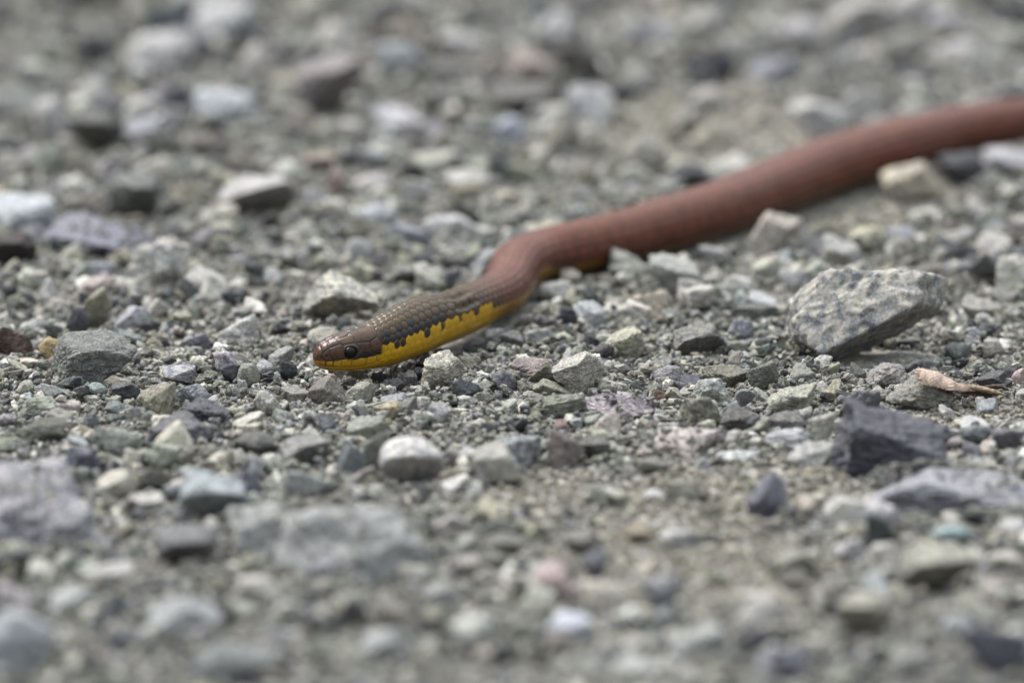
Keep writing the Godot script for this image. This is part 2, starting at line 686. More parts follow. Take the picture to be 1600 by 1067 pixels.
# relief (mm) and colour of the skin at s mm from the snout and deg round the body
func skin_at(s: float, deg: float, rx: float, fine: FastNoiseLite, blotch: FastNoiseLite) -> Array:
	var ad := absf(deg)
	var relief_mm := 0.0
	var mm_deg := rx * PI / 180.0
	var n := fine.get_noise_2d(s * 2.2, deg * 0.11)
	var nb := blotch.get_noise_2d(s, deg * 0.06)
	var brown := Color(0.051, 0.0315, 0.0135)
	var red := Color(0.100, 0.034, 0.021)
	var yellow := Color(0.34, 0.195, 0.008)
	var dark := Color(0.016, 0.013, 0.012)
	var c: Color
	var hs := s / HEAD
	var on_head := 1.0 - smoothstep(11.3, 12.2, hs + maxf(0.0, (ad - 60.0) * 0.012))
	# ---- scales of the neck and body: rows set off by half a scale, like a net
	var row_deg := 17.0
	var pitch := lerpf(1.25, 1.75, smoothstep(12.0, 40.0, s))
	var c_body := brown
	var h_body := 0.0
	if on_head < 1.0:
		var u := deg / row_deg
		var best := 99.0
		var second := 99.0
		var row := 0
		var bi := 0.0
		var r0 := int(round(u))
		for r in range(r0 - 1, r0 + 2):
			var shift := 0.5 if posmod(r, 2) == 1 else 0.0
			var i0 := roundf(s / pitch - shift)
			for q in [i0 - 1.0, i0, i0 + 1.0]:
				var ds: float = (s / pitch - shift - q) * 1.25
				var du: float = (u - r) * 1.08
				var d2 := sqrt(ds * ds + du * du)
				if d2 < best:
					second = best
					best = d2
					row = r
					bi = q + shift
				elif d2 < second:
					second = d2
		var gap := second - best
		var edge := 1.0 - smoothstep(0.05, 0.22, gap)
		var belly := ad > 118.0
		var s_c := bi * pitch
		var deg_c := absf(row * row_deg)
		var rnd := fposmod(sin(bi * 12.9898 + row * 78.233) * 43758.5453, 1.0)
		# the black zigzag between brown back and yellow flank; farther back it breaks into spots
		var line := lerpf(65.0, 70.5, smoothstep(13.0, 22.0, s_c)) + (rnd - 0.5) * 7.0
		line = lerpf(line, 68.0, smoothstep(24.0, 34.0, s_c))
		line = lerpf(line, 86.0, smoothstep(41.0, 48.0, s_c))
		line = lerpf(line, 114.0, smoothstep(68.0, 110.0, s_c))
		var brown_body := brown.lerp(red, smoothstep(34.0, 60.0, s))
		var yellow_body := yellow.lerp(Color(0.14, 0.072, 0.012), smoothstep(41.0, 50.0, s)).lerp(Color(0.12, 0.056, 0.018), smoothstep(70.0, 115.0, s))
		var edge_dark := 0.78
		var soft := 1.0
		if deg_c < line - 9.0 and deg_c > line - 26.0 and s_c < 30.0 and fposmod(rnd * 7.31, 1.0) < 0.33:
			c_body = dark * (1.0 + rnd * 0.6)    # the black takes in some scales of the next row up
		elif deg_c < line - 9.0:
			c_body = brown_body * (0.86 + rnd * 0.30)
		elif deg_c < line + 9.0:
			var spot := smoothstep(24.0, 30.0, s_c)
			if spot > 0.5 and deg_c < line:
				c_body = brown_body * 0.85
			elif spot > 0.5 and s_c < 40.0 and rnd > 0.5 and deg_c > 74.0:
				c_body = yellow_body
			elif s_c > 40.0:
				c_body = dark.lerp(brown_body, 0.45)
			elif rnd > 0.84:
				c_body = brown_body          # a brown scale left inside the black line
			else:
				c_body = dark * (1.0 + rnd * 0.6)
		elif deg_c < line + 26.0 and s_c < 40.0 and sin(s_c * 1.05 + 0.6) > 0.45:
			c_body = dark * (1.0 + rnd * 0.6)    # where the black reaches down into the yellow
		else:
			c_body = yellow_body * (0.92 + rnd * 0.14)
			edge_dark = 0.10
			soft = 0.45
		if not belly:
			h_body = (-0.095 * edge + 0.07 * (1.0 - smoothstep(0.0, 0.6, best)) * (0.6 + 0.7 * rnd)) * soft
			var e2 := edge * edge_dark
			var rim := dark if deg_c < line + 9.0 else yellow_body * 0.6
			c_body = c_body.lerp(rim, e2)
			# the tips of the scales next to the black line stand black round the brown ones
			if deg_c < line - 9.0 and deg_c > line - 30.0:
				c_body = c_body.lerp(dark, (1.0 - smoothstep(0.12, 0.34, gap)) * 0.75 * smoothstep(line - 30.0, line - 12.0, deg_c))
		else:
			var q := fposmod(s / 1.7, 1.0)
			h_body = 0.04 * q - 0.05 * (1.0 - smoothstep(0.0, 0.12, q))
			c_body = yellow_body * (0.9 if q > 0.1 else 0.72)
		# skin folds where the neck bends
		h_body += 0.26 * sin(deg * 0.19) * smoothstep(29.0, 33.0, s) * (1.0 - smoothstep(36.0, 41.0, s)) * (1.0 - smoothstep(60.0, 90.0, ad))
		c_body = c_body * (1.0 + n * 0.22 + nb * 0.12)
	# ---- head shields
	var c_head := brown
	var h_head := 0.0
	if on_head > 0.0:
		var d := 9.0
		for q in plates:
			var ax: float = q[0]
			var ay: float = q[1] * mm_deg
			var bx: float = q[2]
			var by: float = q[3] * mm_deg
			var px := s - ax
			var py := ad * mm_deg - ay
			var ex := bx - ax
			var ey := by - ay
			var t := clampf((px * ex + py * ey) / (ex * ex + ey * ey + 1e-6), 0.0, 1.0)
			var qx := px - ex * t
			var qy := py - ey * t
			d = minf(d, qx * qx + qy * qy)
		d = sqrt(d)
		h_head = -0.10 * (1.0 - smoothstep(0.02, 0.20, d))
		var lip := lerpf(84.0, 93.0, smoothstep(0.4, 2.0, hs)) + 4.0 * smoothstep(6.5, 8.0, hs) + sin(hs * 2.4) * 2.0
		c_head = Color(0.060, 0.033, 0.020).lerp(Color(0.105, 0.044, 0.022), smoothstep(5.0, 1.0, hs) * 0.45)
		c_head = c_head * (0.84 + n * 0.65 + nb * 0.35)
		if n > 0.28:
			c_head = c_head.lerp(dark, 0.35)
		var yel := smoothstep(lip - 2.0, lip + 2.0, ad)
		var lip_yellow := Color(0.30, 0.17, 0.010).lerp(Color(0.23, 0.11, 0.022), smoothstep(2.5, 0.5, hs))
		lip_yellow = lip_yellow.lerp(Color(0.33, 0.19, 0.008), smoothstep(7.0, 11.0, hs))
		c_head = c_head.lerp(lip_yellow * (1.0 + n * 0.25), yel)
		# a dark bar runs from the eye back to the corner of the jaw
		var bar := smoothstep(6.1, 6.6, hs) * (1.0 - smoothstep(6.0, 8.5, absf(ad - (89.0 + sin(hs * 2.1) * 2.0))))
		c_head = c_head.lerp(dark, bar)
		var rim_dark := 0.88 * (1.0 - smoothstep(0.04, 0.16, d))
		if yel > 0.5 and hs > 3.2:
			rim_dark *= 0.38
		c_head = c_head.lerp(dark, rim_dark)
		# rings round the eye
		var eye_x := (s - EYE_S)
		var eye_y := (ad - EYE_DEG) * mm_deg
		var er := sqrt(eye_x * eye_x + eye_y * eye_y)
		c_head = c_head.lerp(Color(0.13, 0.08, 0.045), (1.0 - smoothstep(1.05, 1.25, er)) * 0.15)
		c_head = c_head.lerp(dark, 1.0 - smoothstep(0.88, 1.0, er))
		h_head += 0.06 * (1.0 - smoothstep(1.0, 1.5, er)) - 0.35 * (1.0 - smoothstep(0.75, 0.95, er))
		# nostril
		var nx := s - 1.25
		var ny := (ad - 70.0) * mm_deg
		var nr := sqrt(nx * nx + ny * ny)
		h_head -= 0.2 * (1.0 - smoothstep(0.08, 0.2, nr))
		c_head = c_head.lerp(dark, 1.0 - smoothstep(0.1, 0.22, nr))
	relief_mm = lerpf(h_body, h_head, on_head)
	c = c_body.lerp(c_head, on_head)
	c.a = 1.0
	return [relief_mm, c]


# ---------------------------------------------------------------- stones that can be told apart, from the photograph
func build_stones() -> void:
	# the big tilted rock: rests on its lower left end, the right end held up over a dark hollow
	stone(1357, 574, 246, 158, "a", "7f7f78", 0, "big rough grey rock tilted up at one end over a dark hollow", "crusted", {"seed": 407, "fine": 62.0, "sunk": 0.03, "deep": 0.6, "amp": 1.15, "wear": 26.0, "rough": 0.9,
		"cuts": [[Vector3(-0.30, 0.72, 0.62), 0.52], [Vector3(0.52, -0.80, 0.30), 0.36], [Vector3(-1, -0.05, 0.3), 0.98], [Vector3(1, 0.35, 0.2), 0.98], [Vector3(0.05, 1, -0.25), 0.62], [Vector3(-0.8, 0.6, 0.05), 0.70], [Vector3(-0.5, -0.9, 0.1), 0.74], [Vector3(0.1, 0.1, -1), 0.8]]})
	stone(1392, 747, 188, 126, "s", "4a4b56", 0, "dark slate-blue wedge-shaped stone with a small knob on its left end", "grainy", {"seed": 211, "sunk": 0.05, "deep": 0.62, "rough": 0.75, "amp": 1.9, "wear": 13.0,
		"cuts": [[Vector3(0.40, 0.86, 0.30), 0.42], [Vector3(-0.12, -0.05, 1), 0.52], [Vector3(-1, 0.15, 0.15), 0.72], [Vector3(1, -0.1, 0.1), 1.0], [Vector3(0.1, -1, 0), 0.62], [Vector3(0, 0.2, -1), 0.8]]})
	stone(1343, 664, 66, 58, "a", "55565c", -8, "dark slate knob against the left end of the slate wedge", "mottled")
	stone(1386, 613, 70, 46, "r", "85807a", 12, "pinkish-grey pebble leaning on the stone that carries the dry husk", "mottled", {"amp": 1.4})
	stone(1438, 645, 108, 68, "r", "7a796c", -6, "round olive-grey stone under the tip of the dry husk", "grainy", {"amp": 1.3, "seed": 233})
	stone(146, 604, 136, 82, "a", "666962", 4, "large dark green-grey stone with a flat pale top, left of the snake", "mottled", {"seed": 251, "sunk": 0.1, "deep": 0.7,
		"cuts": [[Vector3(0.05, 1, 0.22), 0.62], [Vector3(0.2, -0.05, 1), 0.62], [Vector3(-1, 0.3, 0.1), 0.92], [Vector3(1, 0.15, 0.35), 0.9], [Vector3(-0.6, 0.75, 0.3), 0.86], [Vector3(0.6, 0.8, 0.1), 0.88]]})
	stone(273, 728, 60, 68, "a", "d4d1b4", 3, "cream-white blocky stone standing upright before a dark slab", "grainy", {"seed": 263, "deep": 0.75, "amp": 0.7})
	stone(280, 702, 104, 54, "a", "55565a", 8, "dark slab of slate directly behind the upright cream block", "mottled")
	stone(646, 759, 106, 76, "r", "d2d0c8", -6, "largest white stone, rounded chalky lump in front of the snake", "grainy", {"seed": 277, "amp": 1.3, "deep": 0.8, "cuts": hang(1.0), "wear": 10.0})
	stone(691, 611, 76, 60, "a", "97937f", 8, "olive-grey block with a pinkish front face, just under the snake's neck", "patchy", {"seed": 283, "sunk": 0.06, "deep": 0.75, "wear": 24.0, "cuts": [[Vector3(-0.1, 1, 0.45), 0.62], [Vector3(-0.45, 0.1, 0.9), 0.6], [Vector3(0.72, -0.15, 0.66), 0.55], [Vector3(-1, 0.3, 0), 0.85], [Vector3(1, 0.5, -0.2), 0.85], [Vector3(0, 0.1, -1), 0.8]]})
	stone(906, 620, 82, 68, "a", "999687", 18, "grey angular stone with a flat slanting top, right of the neck", "grainy", {"seed": 289, "sunk": 0.06, "deep": 0.8, "wear": 24.0, "cuts": [[Vector3(-0.25, 1, 0.3), 0.55], [Vector3(-0.35, -0.1, 0.95), 0.58], [Vector3(0.8, -0.2, 0.6), 0.55], [Vector3(-1, -0.4, 0), 0.85], [Vector3(1, 0.4, 0), 0.9], [Vector3(0, 0.1, -1), 0.8]]})
	stone(723, 630, 50, 42, "s", "3a3c40", 28, "black splintery stone beside the pinkish-fronted block", "veined", {"seed": 295, "rough": 0.5})
	stone(534, 516, 118, 84, "a", "a09f8e", -16, "pale-topped stone with dark sides, close behind the snake's head", "patchy", {"seed": 301, "deep": 0.65, "cuts": hang(1.0), "sunk": 0.06})
	stone(507, 549, 58, 38, "r", "a09d88", 14, "smooth olive pebble behind the snout, below the pale-topped stone", "mottled")
	stone(369, 539, 80, 44, "f", "c9c8c0", 16, "flat bright white chip lying left of the snout", "mottled", {"seed": 307})
	stone(335, 823, 108, 84, "a", "8c989a", -10, "blue-grey stone, pale on top and dark in front, in the lower left", "mottled", {"seed": 313, "cuts": hang(1.0), "sunk": 0.05})
	stone(60, 856, 210, 128, "f", "87878c", 0, "wide lavender-grey slab at the left edge of the frame", "patchy", {"seed": 319, "sunk": 0.4, "amp": 1.5})
	stone(545, 906, 262, 132, "f", "8a8e8a", 10, "broadest pale grey slab, lower middle, bedded in the gravel", "mottled", {"seed": 325, "sunk": 0.45, "amp": 0.9})
	stone(408, 872, 120, 92, "f", "828682", 32, "grey slab standing on edge beside the broadest slab, a dark crack between", "mottled", {"seed": 331, "sunk": 0.2})
	stone(1466, 802, 290, 78, "f", "83858c", -3, "long blue-grey slab in front of the slate wedge", "mottled", {"seed": 337, "sunk": 0.35, "amp": 1.1})
	stone(965, 658, 112, 50, "f", "8d8386", -4, "flat lavender-pink stone below the grey angular stone", "patchy", {"seed": 343, "sunk": 0.15})
	stone(1490, 853, 68, 38, "r", "86a6a4", -8, "turquoise-green pebble, the only one of its colour", "mottled", {"amp": 0.8})
	stone(1465, 938, 116, 88, "r", "8a8a78", 0, "rounded olive-grey stone with a dark underside below the turquoise pebble", "patchy", {"seed": 349, "sunk": 0.06, "cuts": hang(1.0)})
	stone(1350, 1006, 92, 82, "a", "95937f", 4, "olive lump with a pale face, left of the rounded olive-grey stone", "mottled", {"cuts": hang(-1.0), "sunk": 0.05})
	stone(288, 890, 100, 68, "r", "68696a", 0, "dark round stone in the lower left, in front of the blue-grey stone", "mottled", {"sunk": 0.06, "cuts": hang(1.0)})

	# ---- left of the snake
	stone(78, 566, 36, 40, "r", "a8986f", 0, "ochre pebble leaning on the left end of the large dark stone")
	stone(20, 560, 58, 50, "a", "47392f", 0, "rust-brown stone at the left edge behind an ochre pebble")
	stone(36, 577, 50, 20, "f", "b5ac96", 6, "flat tan chip left of the large dark stone")
	stone(196, 629, 44, 33, "a", "34353c", -6, "blue-black pebble at the right foot of the large dark stone", "veined", {"rough": 0.55})
	stone(149, 618, 34, 20, "r", "7c8e87", 0, "small blue-green pebble in front of the large dark stone")
	stone(246, 652, 58, 62, "a", "8c8870", -14, "speckled tan-olive stone right of the blue-black pebble", "grainy")
	stone(300, 642, 62, 42, "a", "6e7175", 10, "blue-grey stone joined to the speckled tan-olive stone", "grainy")
	stone(320, 670, 84, 46, "f", "4e4e54", -18, "dark purple-grey slab sloping down before the blue-grey stone", "grainy", {"amp": 1.4})
	stone(58, 652, 58, 34, "a", "848b76", 8, "pale green stone with a white vein on top, far left", "veined")
	stone(62, 696, 78, 43, "a", "55584a", -8, "dark olive stone below the pale green veined one", "grainy", {"seed": 355})
	stone(92, 670, 46, 30, "a", "858578", -10, "mottled grey pebble behind the dark olive stone", "grainy")
	stone(140, 673, 28, 24, "a", "5c6464", 0, "dark blue-grey pebble right of the dark olive stone")
	stone(183, 653, 38, 28, "a", "6e7a76", 16, "blue-green wedge pebble behind a darker one")
	stone(180, 665, 34, 20, "s", "57605c", -6, "dark green-grey pebble in front of the blue-green wedge")
	stone(215, 664, 38, 30, "a", "8a8a85", -8, "speckled grey pebble before the tan-olive stone", "grainy")
	stone(229, 673, 26, 28, "a", "777a6a", 14, "small olive pebble leaning on the speckled grey one")
	stone(182, 713, 68, 52, "a", "7c8276", 6, "grey-green block with a dark right side, left of the cream block", "mottled", {"seed": 361})
	stone(130, 749, 56, 54, "a", "585b67", 0, "dark blue stone between the lavender slab and grey-green block")
	stone(180, 779, 66, 43, "r", "c3bfa9", 20, "cream oval stone right of the dark blue stone")
	stone(245, 772, 66, 44, "a", "5c5c50", -6, "dark olive stone right of the cream oval")
	stone(385, 788, 64, 56, "a", "666874", -14, "slate-blue stone tucked behind the pale-topped blue-grey stone")
	stone(235, 803, 60, 32, "a", "a9a89e", 0, "pale pebble with dark pits in front of the cream oval", "grainy")
	stone(359, 597, 29, 29, "a", "404148", 0, "black pebble among pale ones below the white chip")
	stone(388, 603, 36, 36, "r", "888b78", 0, "rounded olive pebble right of the black one")
	stone(331, 577, 40, 33, "a", "a8a299", -20, "pinkish-grey pebble under the white chip")
	stone(280, 602, 52, 32, "s", "8a8a90", 10, "lavender-grey wedge right of the large dark stone")
	stone(39, 618, 27, 24, "r", "a2a28c", 0, "pale round pebble below the flat tan chip")
	stone(72, 623, 34, 22, "a", "97979a", 8, "lavender pebble beside the pale round one")
	stone(99, 633, 27, 27, "a", "a19b8e", 0, "pale pinkish pebble in front of the dark stone's left foot")
	stone(332, 649, 32, 30, "a", "afb1a8", 0, "rough whitish pebble right of the dark purple slab", "grainy")
	stone(415, 652, 44, 43, "a", "c6c4b4", 16, "rough white stone left of and below the snout", "grainy", {"seed": 367, "amp": 1.5})
	stone(386, 673, 56, 27, "f", "a5a595", 10, "flat pale stone left of the rough white one", "grainy")
	stone(240, 453, 120, 78, "a", "a5a59a", 8, "pale stone with pink and green patches on the left, out of focus", "patchy", {"seed": 373})
	stone(198, 471, 58, 36, "f", "a9a997", -12, "flat cream stone below the pale patched stone")
	stone(318, 463, 64, 42, "r", "989890", 0, "soft grey stone right of the pale patched stone")
	stone(152, 514, 46, 66, "a", "88866a", 6, "upright olive stone left of the flat cream stone")
	stone(120, 529, 38, 50, "s", "4e5158", 6, "dark blue pointed stone behind the large dark stone")
	stone(86, 532, 34, 28, "a", "595c55", 0, "dark green pebble left of the dark blue pointed stone")
	stone(204, 519, 60, 44, "a", "8f9194", -10, "blue-grey stone with a shaded right end, above the large dark stone")
	stone(232, 523, 38, 27, "a", "424242", 0, "charcoal pebble at the right end of a blue-grey stone")
	stone(303, 553, 54, 31, "s", "656572", 16, "violet-grey wedge behind the pinkish-grey pebble")
	stone(168, 541, 34, 22, "r", "b3a898", 0, "pink-beige pebble just above the large dark stone's top")

	# ---- far ground on the left, blurred
	stone(402, 347, 126, 74, "a", "a5a29e", 12, "large pale slab-like stone with a dark underside, blurred, behind the head", "mottled", {"seed": 379, "sunk": 0.02, "cuts": hang(1.0)})
	stone(148, 248, 92, 76, "a", "5e6058", 0, "dark olive stone standing up far back on the left", "", {"cuts": hang(-1.0), "sunk": 0.04})
	stone(514, 192, 134, 104, "a", "827a78", 22, "large far stone, pinkish on top and nearly black in front", "mottled", {"seed": 385, "sunk": 0.04, "cuts": hang(1.0)})
	stone(206, 352, 92, 84, "a", "666b64", 0, "dark greenish stone below the far dark olive stone", "", {"cuts": hang(1.0), "sunk": 0.04})
	stone(34, 367, 104, 62, "a", "a2abae", 0, "pale blue-white stone at the left edge, far back")
	stone(152, 406, 192, 58, "f", "6c6e7c", -3, "long low violet-grey slab on the left, out of focus")
	stone(20, 430, 74, 68, "a", "3e3534", 0, "dark brown stone at the left edge beside the violet-grey slab", "", {"cuts": hang(-1.0), "sunk": 0.05})
	stone(250, 120, 110, 70, "r", "afafac", 0, "pale grey boulder near the top, left of the far pinkish stone")
	stone(150, 108, 76, 58, "a", "56575a", -16, "slate stone near the top left corner")
	stone(400, 138, 56, 70, "r", "b5b0a4", 0, "cream stone left of the far pinkish stone")
	stone(345, 70, 120, 66, "r", "a2a5a4", 10, "smooth light grey stone at the top of the frame")
	stone(142, 168, 60, 44, "r", "adaba8", 0, "whitish stone above the far dark olive stone")
	stone(20, 188, 110, 56, "a", "5f645e", 0, "dark grey-green stone at the upper left edge")
	stone(268, 175, 74, 48, "s", "5d5d66", 0, "dark violet stone in the far left middle")
	stone(212, 232, 70, 50, "a", "979ba0", 0, "blue-grey stone right of the far dark olive stone")
	stone(350, 200, 92, 60, "r", "9ba2a6", 0, "pale blue-grey stone left of the far pinkish stone's foot")
	stone(82, 226, 58, 74, "r", "9d9c98", 14, "light grey stone left of the far dark olive stone")
	stone(322, 258, 82, 54, "a", "6f675f", 0, "brownish stone above the large pale slab-like stone")
	stone(252, 290, 50, 44, "r", "a9a794", 0, "pale yellowish stone right of the dark greenish stone")
	stone(176, 300, 48, 60, "s", "9b9694", 20, "grey upright stone above the dark greenish stone")
	stone(524, 308, 30, 44, "r", "937a6c", 0, "terracotta pebble far behind the snake's head")
	stone(344, 385, 52, 40, "a", "9b9a82", 0, "straw-coloured pebble under the large pale slab-like stone")
	stone(600, 46, 96, 54, "a", "55565a", 0, "dark stone at the top edge, left of the middle")

	# ---- far ground in the middle and on the right, blurred
	stone(916, 203, 84, 68, "r", "a9abaa", -14, "pale grey stone far back above the middle of the snake's body")
	stone(815, 188, 118, 62, "a", "5d5a54", 6, "dark brown-grey stone far back, left of a pale grey one", "", {"cuts": hang(1.0), "sunk": 0.04})
	stone(797, 223, 46, 42, "r", "a3aec0", 0, "bluish-white pebble at the foot of the far dark brown stone")
	stone(725, 96, 84, 48, "r", "b2aeaa", -10, "whitish stone near the top, left of the middle")
	stone(872, 92, 64, 76, "r", "b1b3b0", 0, "tall whitish stone near the top, in the middle")
	stone(622, 128, 80, 66, "r", "939b9c", 0, "blue-grey rounded stone right of the far pinkish stone")
	stone(700, 130, 88, 38, "a", "62625c", -8, "dark low stone below the whitish stone near the top")
	stone(695, 192, 70, 50, "s", "5f605a", -14, "dark wedge stone behind the snake's head, far back")
	stone(622, 208, 80, 44, "r", "a9a9ac", 0, "light lavender stone left of the far dark wedge")
	stone(730, 300, 66, 36, "a", "aaa9a0", 0, "pale chip straight above the snake's neck bend")
	stone(652, 320, 56, 46, "a", "b4b6b2", 14, "white-grey chip behind the neck, out of focus")
	stone(640, 388, 76, 42, "f", "70757e", 0, "dark blue-grey flat stone behind the neck")
	stone(590, 352, 60, 36, "r", "a8adb3", 0, "pale bluish pebble behind the head, out of focus")
	stone(700, 372, 80, 40, "r", "b0b2ae", 6, "pale stone behind the neck, right of the dark flat one")
	stone(560, 410, 48, 40, "r", "a0a4a0", 0, "grey pebble behind the pale-topped stone")
	stone(424, 452, 34, 34, "r", "b4b5b2", 0, "white pebble left of the pale-topped stone")
	stone(640, 452, 60, 40, "a", "727469", 0, "dark olive stone just behind the brown back of the neck", "", {"cuts": hang(1.0), "sunk": 0.05})
	stone(712, 436, 44, 40, "a", "4f514a", 0, "very dark stone behind the highest part of the neck")
	stone(1140, 286, 70, 44, "r", "c0c1b3", 8, "white stone touching the far side of the body")
	stone(1085, 298, 62, 44, "a", "44474b", 0, "black stone left of the white stone behind the body")
	stone(1280, 217, 96, 60, "a", "a7a7a1", -6, "pale flat-topped stone behind the body on the right")
	stone(1250, 80, 66, 52, "r", "a3a1a0", 0, "light grey round stone near the top right")
	stone(1340, 60, 110, 62, "a", "a9a79e", 10, "large pale stone at the top edge on the right")
	stone(1480, 66, 70, 48, "r", "8a8892", 0, "violet-grey stone near the top right corner")
	stone(1500, 106, 90, 50, "r", "a6a3a2", 0, "light stone below the violet-grey one, top right")
	stone(1205, 135, 100, 46, "a", "70727a", 10, "slate-grey slab far back on the right")
	stone(1010, 78, 90, 50, "a", "8e939a", 0, "blue-grey stone near the top, right of the middle")
	stone(1105, 64, 72, 62, "r", "aba99e", 0, "pale beige stone near the top, right of the middle")

	# ---- between the body and the big tilted rock
	stone(1425, 322, 90, 66, "a", "a69c82", 8, "tan stone close in front of the body on the right", "patchy")
	stone(1505, 294, 78, 60, "a", "4e4f52", 0, "dark charcoal stone right of the tan stone")
	stone(1580, 274, 84, 54, "a", "bcbcc0", 24, "lavender-white stone at the right edge in front of the body")
	stone(1554, 408, 58, 46, "r", "dad6ca", 0, "brightest white round stone, right edge above the big tilted rock")
	stone(1500, 390, 58, 34, "a", "bfbfbb", 14, "white chip left of the brightest white round stone")
	stone(1588, 464, 74, 66, "a", "a7a798", 6, "pale stone at the right edge below the brightest white one")
	stone(1208, 405, 70, 74, "s", "aba291", -20, "cream-pink pointed stone in front of the body", "mottled", {"seed": 391})
	stone(1318, 427, 68, 56, "a", "9f9f96", -6, "soft grey stone behind the big tilted rock")
	stone(1240, 456, 46, 38, "r", "b2b2ac", 0, "whitish pebble left of the top of the big tilted rock")
	stone(1390, 388, 74, 40, "f", "8b8d8f", 0, "grey flat stone behind the right end of the big tilted rock")
	stone(865, 474, 52, 36, "r", "a7a99f", 0, "pale rounded pebble right of the neck bend")
	stone(918, 514, 64, 42, "a", "aeb3b2", -32, "bluish-white long pebble slanting down, right of the neck")
	stone(890, 449, 36, 28, "a", "a8a18a", 0, "cream pebble touching the belly behind the bend")
	stone(976, 563, 62, 54, "r", "989980", -6, "rounded olive-green stone behind the grey angular stone", "mottled")
	stone(1016, 508, 62, 52, "a", "ab9d84", 14, "tan wedge between the body and the olive-green stone")
	stone(1055, 464, 92, 64, "a", "969a8f", -12, "grey-green stone against the body's yellow underside", "mottled")
	stone(1092, 563, 78, 54, "a", "717169", 12, "grey stone with a dark front, behind the speckled olive stone", "mottled", {"seed": 397, "cuts": hang(1.0), "sunk": 0.06})
	stone(1152, 458, 46, 30, "f", "b2b2aa", -16, "pale slanting sliver right of the grey-green stone")
	stone(1192, 482, 52, 24, "f", "bcc1c0", -6, "flat white sliver above a dark flat stone")
	stone(1178, 503, 78, 32, "a", "545550", 8, "dark flat stone right of the tan wedge")
	stone(1157, 532, 40, 36, "a", "8c8f98", 0, "blue-grey pebble left of the big tilted rock's lower end")
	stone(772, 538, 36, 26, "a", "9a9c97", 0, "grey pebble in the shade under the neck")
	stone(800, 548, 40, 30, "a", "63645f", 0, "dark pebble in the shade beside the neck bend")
	stone(846, 545, 44, 34, "a", "8e9088", 0, "plain grey pebble above the pink-brown stone")
	stone(1120, 420, 50, 40, "a", "8f908a", 8, "grey pebble touching the body left of the cream-pink stone")
	stone(1440, 490, 40, 30, "a", "7c7c76", 0, "grey pebble against the raised end of the big tilted rock")
	stone(1530, 500, 52, 36, "a", "8f8d80", 0, "olive-grey stone between the big tilted rock and right edge")
	stone(1555, 560, 36, 30, "a", "a7a294", 0, "pale pebble above the dry husk's thin end")

	# ---- the sharp band below the neck
	stone(730, 581, 40, 28, "a", "83816c", -10, "olive pebble behind the pinkish-fronted block")
	stone(558, 630, 52, 36, "a", "96967f", -8, "light olive pebble with cut faces under the snake's chin", "grainy", {"seed": 403})
	stone(509, 636, 58, 44, "s", "726a5e", 18, "brown-grey pointed pebble under the snout", "grainy", {"seed": 409})
	stone(460, 631, 44, 25, "a", "7d7a6f", 0, "grey-olive pebble left of the brown-grey pointed one")
	stone(497, 612, 30, 25, "r", "8b8b82", 0, "grey pebble right below the snout tip")
	stone(550, 646, 29, 19, "f", "cac8be", 22, "small white tilted chip below the chin")
	stone(602, 661, 42, 40, "a", "978b6c", -14, "tan pebble with an orange-stained corner", "patchy", {"seed": 415})
	stone(637, 653, 32, 31, "s", "75756a", 6, "grey three-cornered pebble right of the tan stained one", "grainy")
	stone(661, 643, 21, 24, "a", "c5c2b6", 0, "thin white upright pebble right of the three-cornered one")
	stone(683, 669, 38, 40, "a", "bbbbb6", -10, "white-and-grey lump above the largest white stone", "patchy", {"amp": 1.4})
	stone(616, 636, 46, 21, "f", "7f8585", 6, "low blue-grey pebble behind the three-cornered one")
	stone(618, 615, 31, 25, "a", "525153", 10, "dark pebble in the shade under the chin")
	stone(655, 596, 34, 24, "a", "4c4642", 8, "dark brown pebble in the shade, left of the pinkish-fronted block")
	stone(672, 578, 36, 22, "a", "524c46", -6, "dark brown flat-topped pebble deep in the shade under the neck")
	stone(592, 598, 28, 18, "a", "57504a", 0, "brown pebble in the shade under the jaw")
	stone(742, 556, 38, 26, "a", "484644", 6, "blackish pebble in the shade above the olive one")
	stone(641, 602, 22, 22, "a", "7d7875", 0, "brown-grey pebble left of the pinkish-fronted block")
	stone(730, 638, 33, 21, "a", "a7a79b", -10, "pale grey flake below the black splintery stone")
	stone(757, 634, 26, 23, "a", "8d8d7e", 0, "greenish pebble right of the black splintery stone", "grainy")
	stone(777, 631, 17, 17, "r", "5e5b64", 0, "tiny dark purple pebble right of the greenish one")
	stone(515, 683, 37, 38, "a", "54565f", 10, "dark slate pebble left of the olive-grey one, below the chin")
	stone(570, 690, 56, 46, "a", "868a7a", -6, "olive-grey pebble with a rounded top, left of the white lump")
	stone(588, 736, 50, 62, "a", "7b8076", 10, "grey-green stone leaning against the largest white stone")
	stone(716, 732, 44, 32, "a", "a7a79b", -24, "pale stone wedged right of the largest white stone")
	stone(772, 760, 84, 68, "a", "98978a", 14, "layered grey-green stone right of the largest white stone", "veined", {"seed": 421})
	stone(448, 687, 34, 16, "f", "c4bfa6", 4, "cream lens-shaped pebble left of the dark slate pebble")
	stone(400, 720, 70, 48, "r", "5c5c56", 0, "dark olive round stone right of the upright cream block")
	stone(468, 730, 104, 46, "f", "73736f", 6, "flat dull grey stone right of the dark olive round stone")
	stone(473, 777, 76, 48, "a", "a7aca4", -8, "pale greenish stone below the flat dull grey one")
	stone(548, 744, 42, 52, "a", "6f797c", 0, "teal-grey stone with a black foot, left of the grey-green one")
	stone(577, 764, 25, 25, "r", "bbb58d", 0, "small cream-yellow pebble below the teal-grey stone")
	stone(550, 770, 15, 13, "a", "d2d2d8", 0, "tiny white grain left of the cream-yellow pebble")
	stone(440, 667, 32, 29, "a", "a2a79b", 0, "pale grey-green pebble right of the rough white stone")
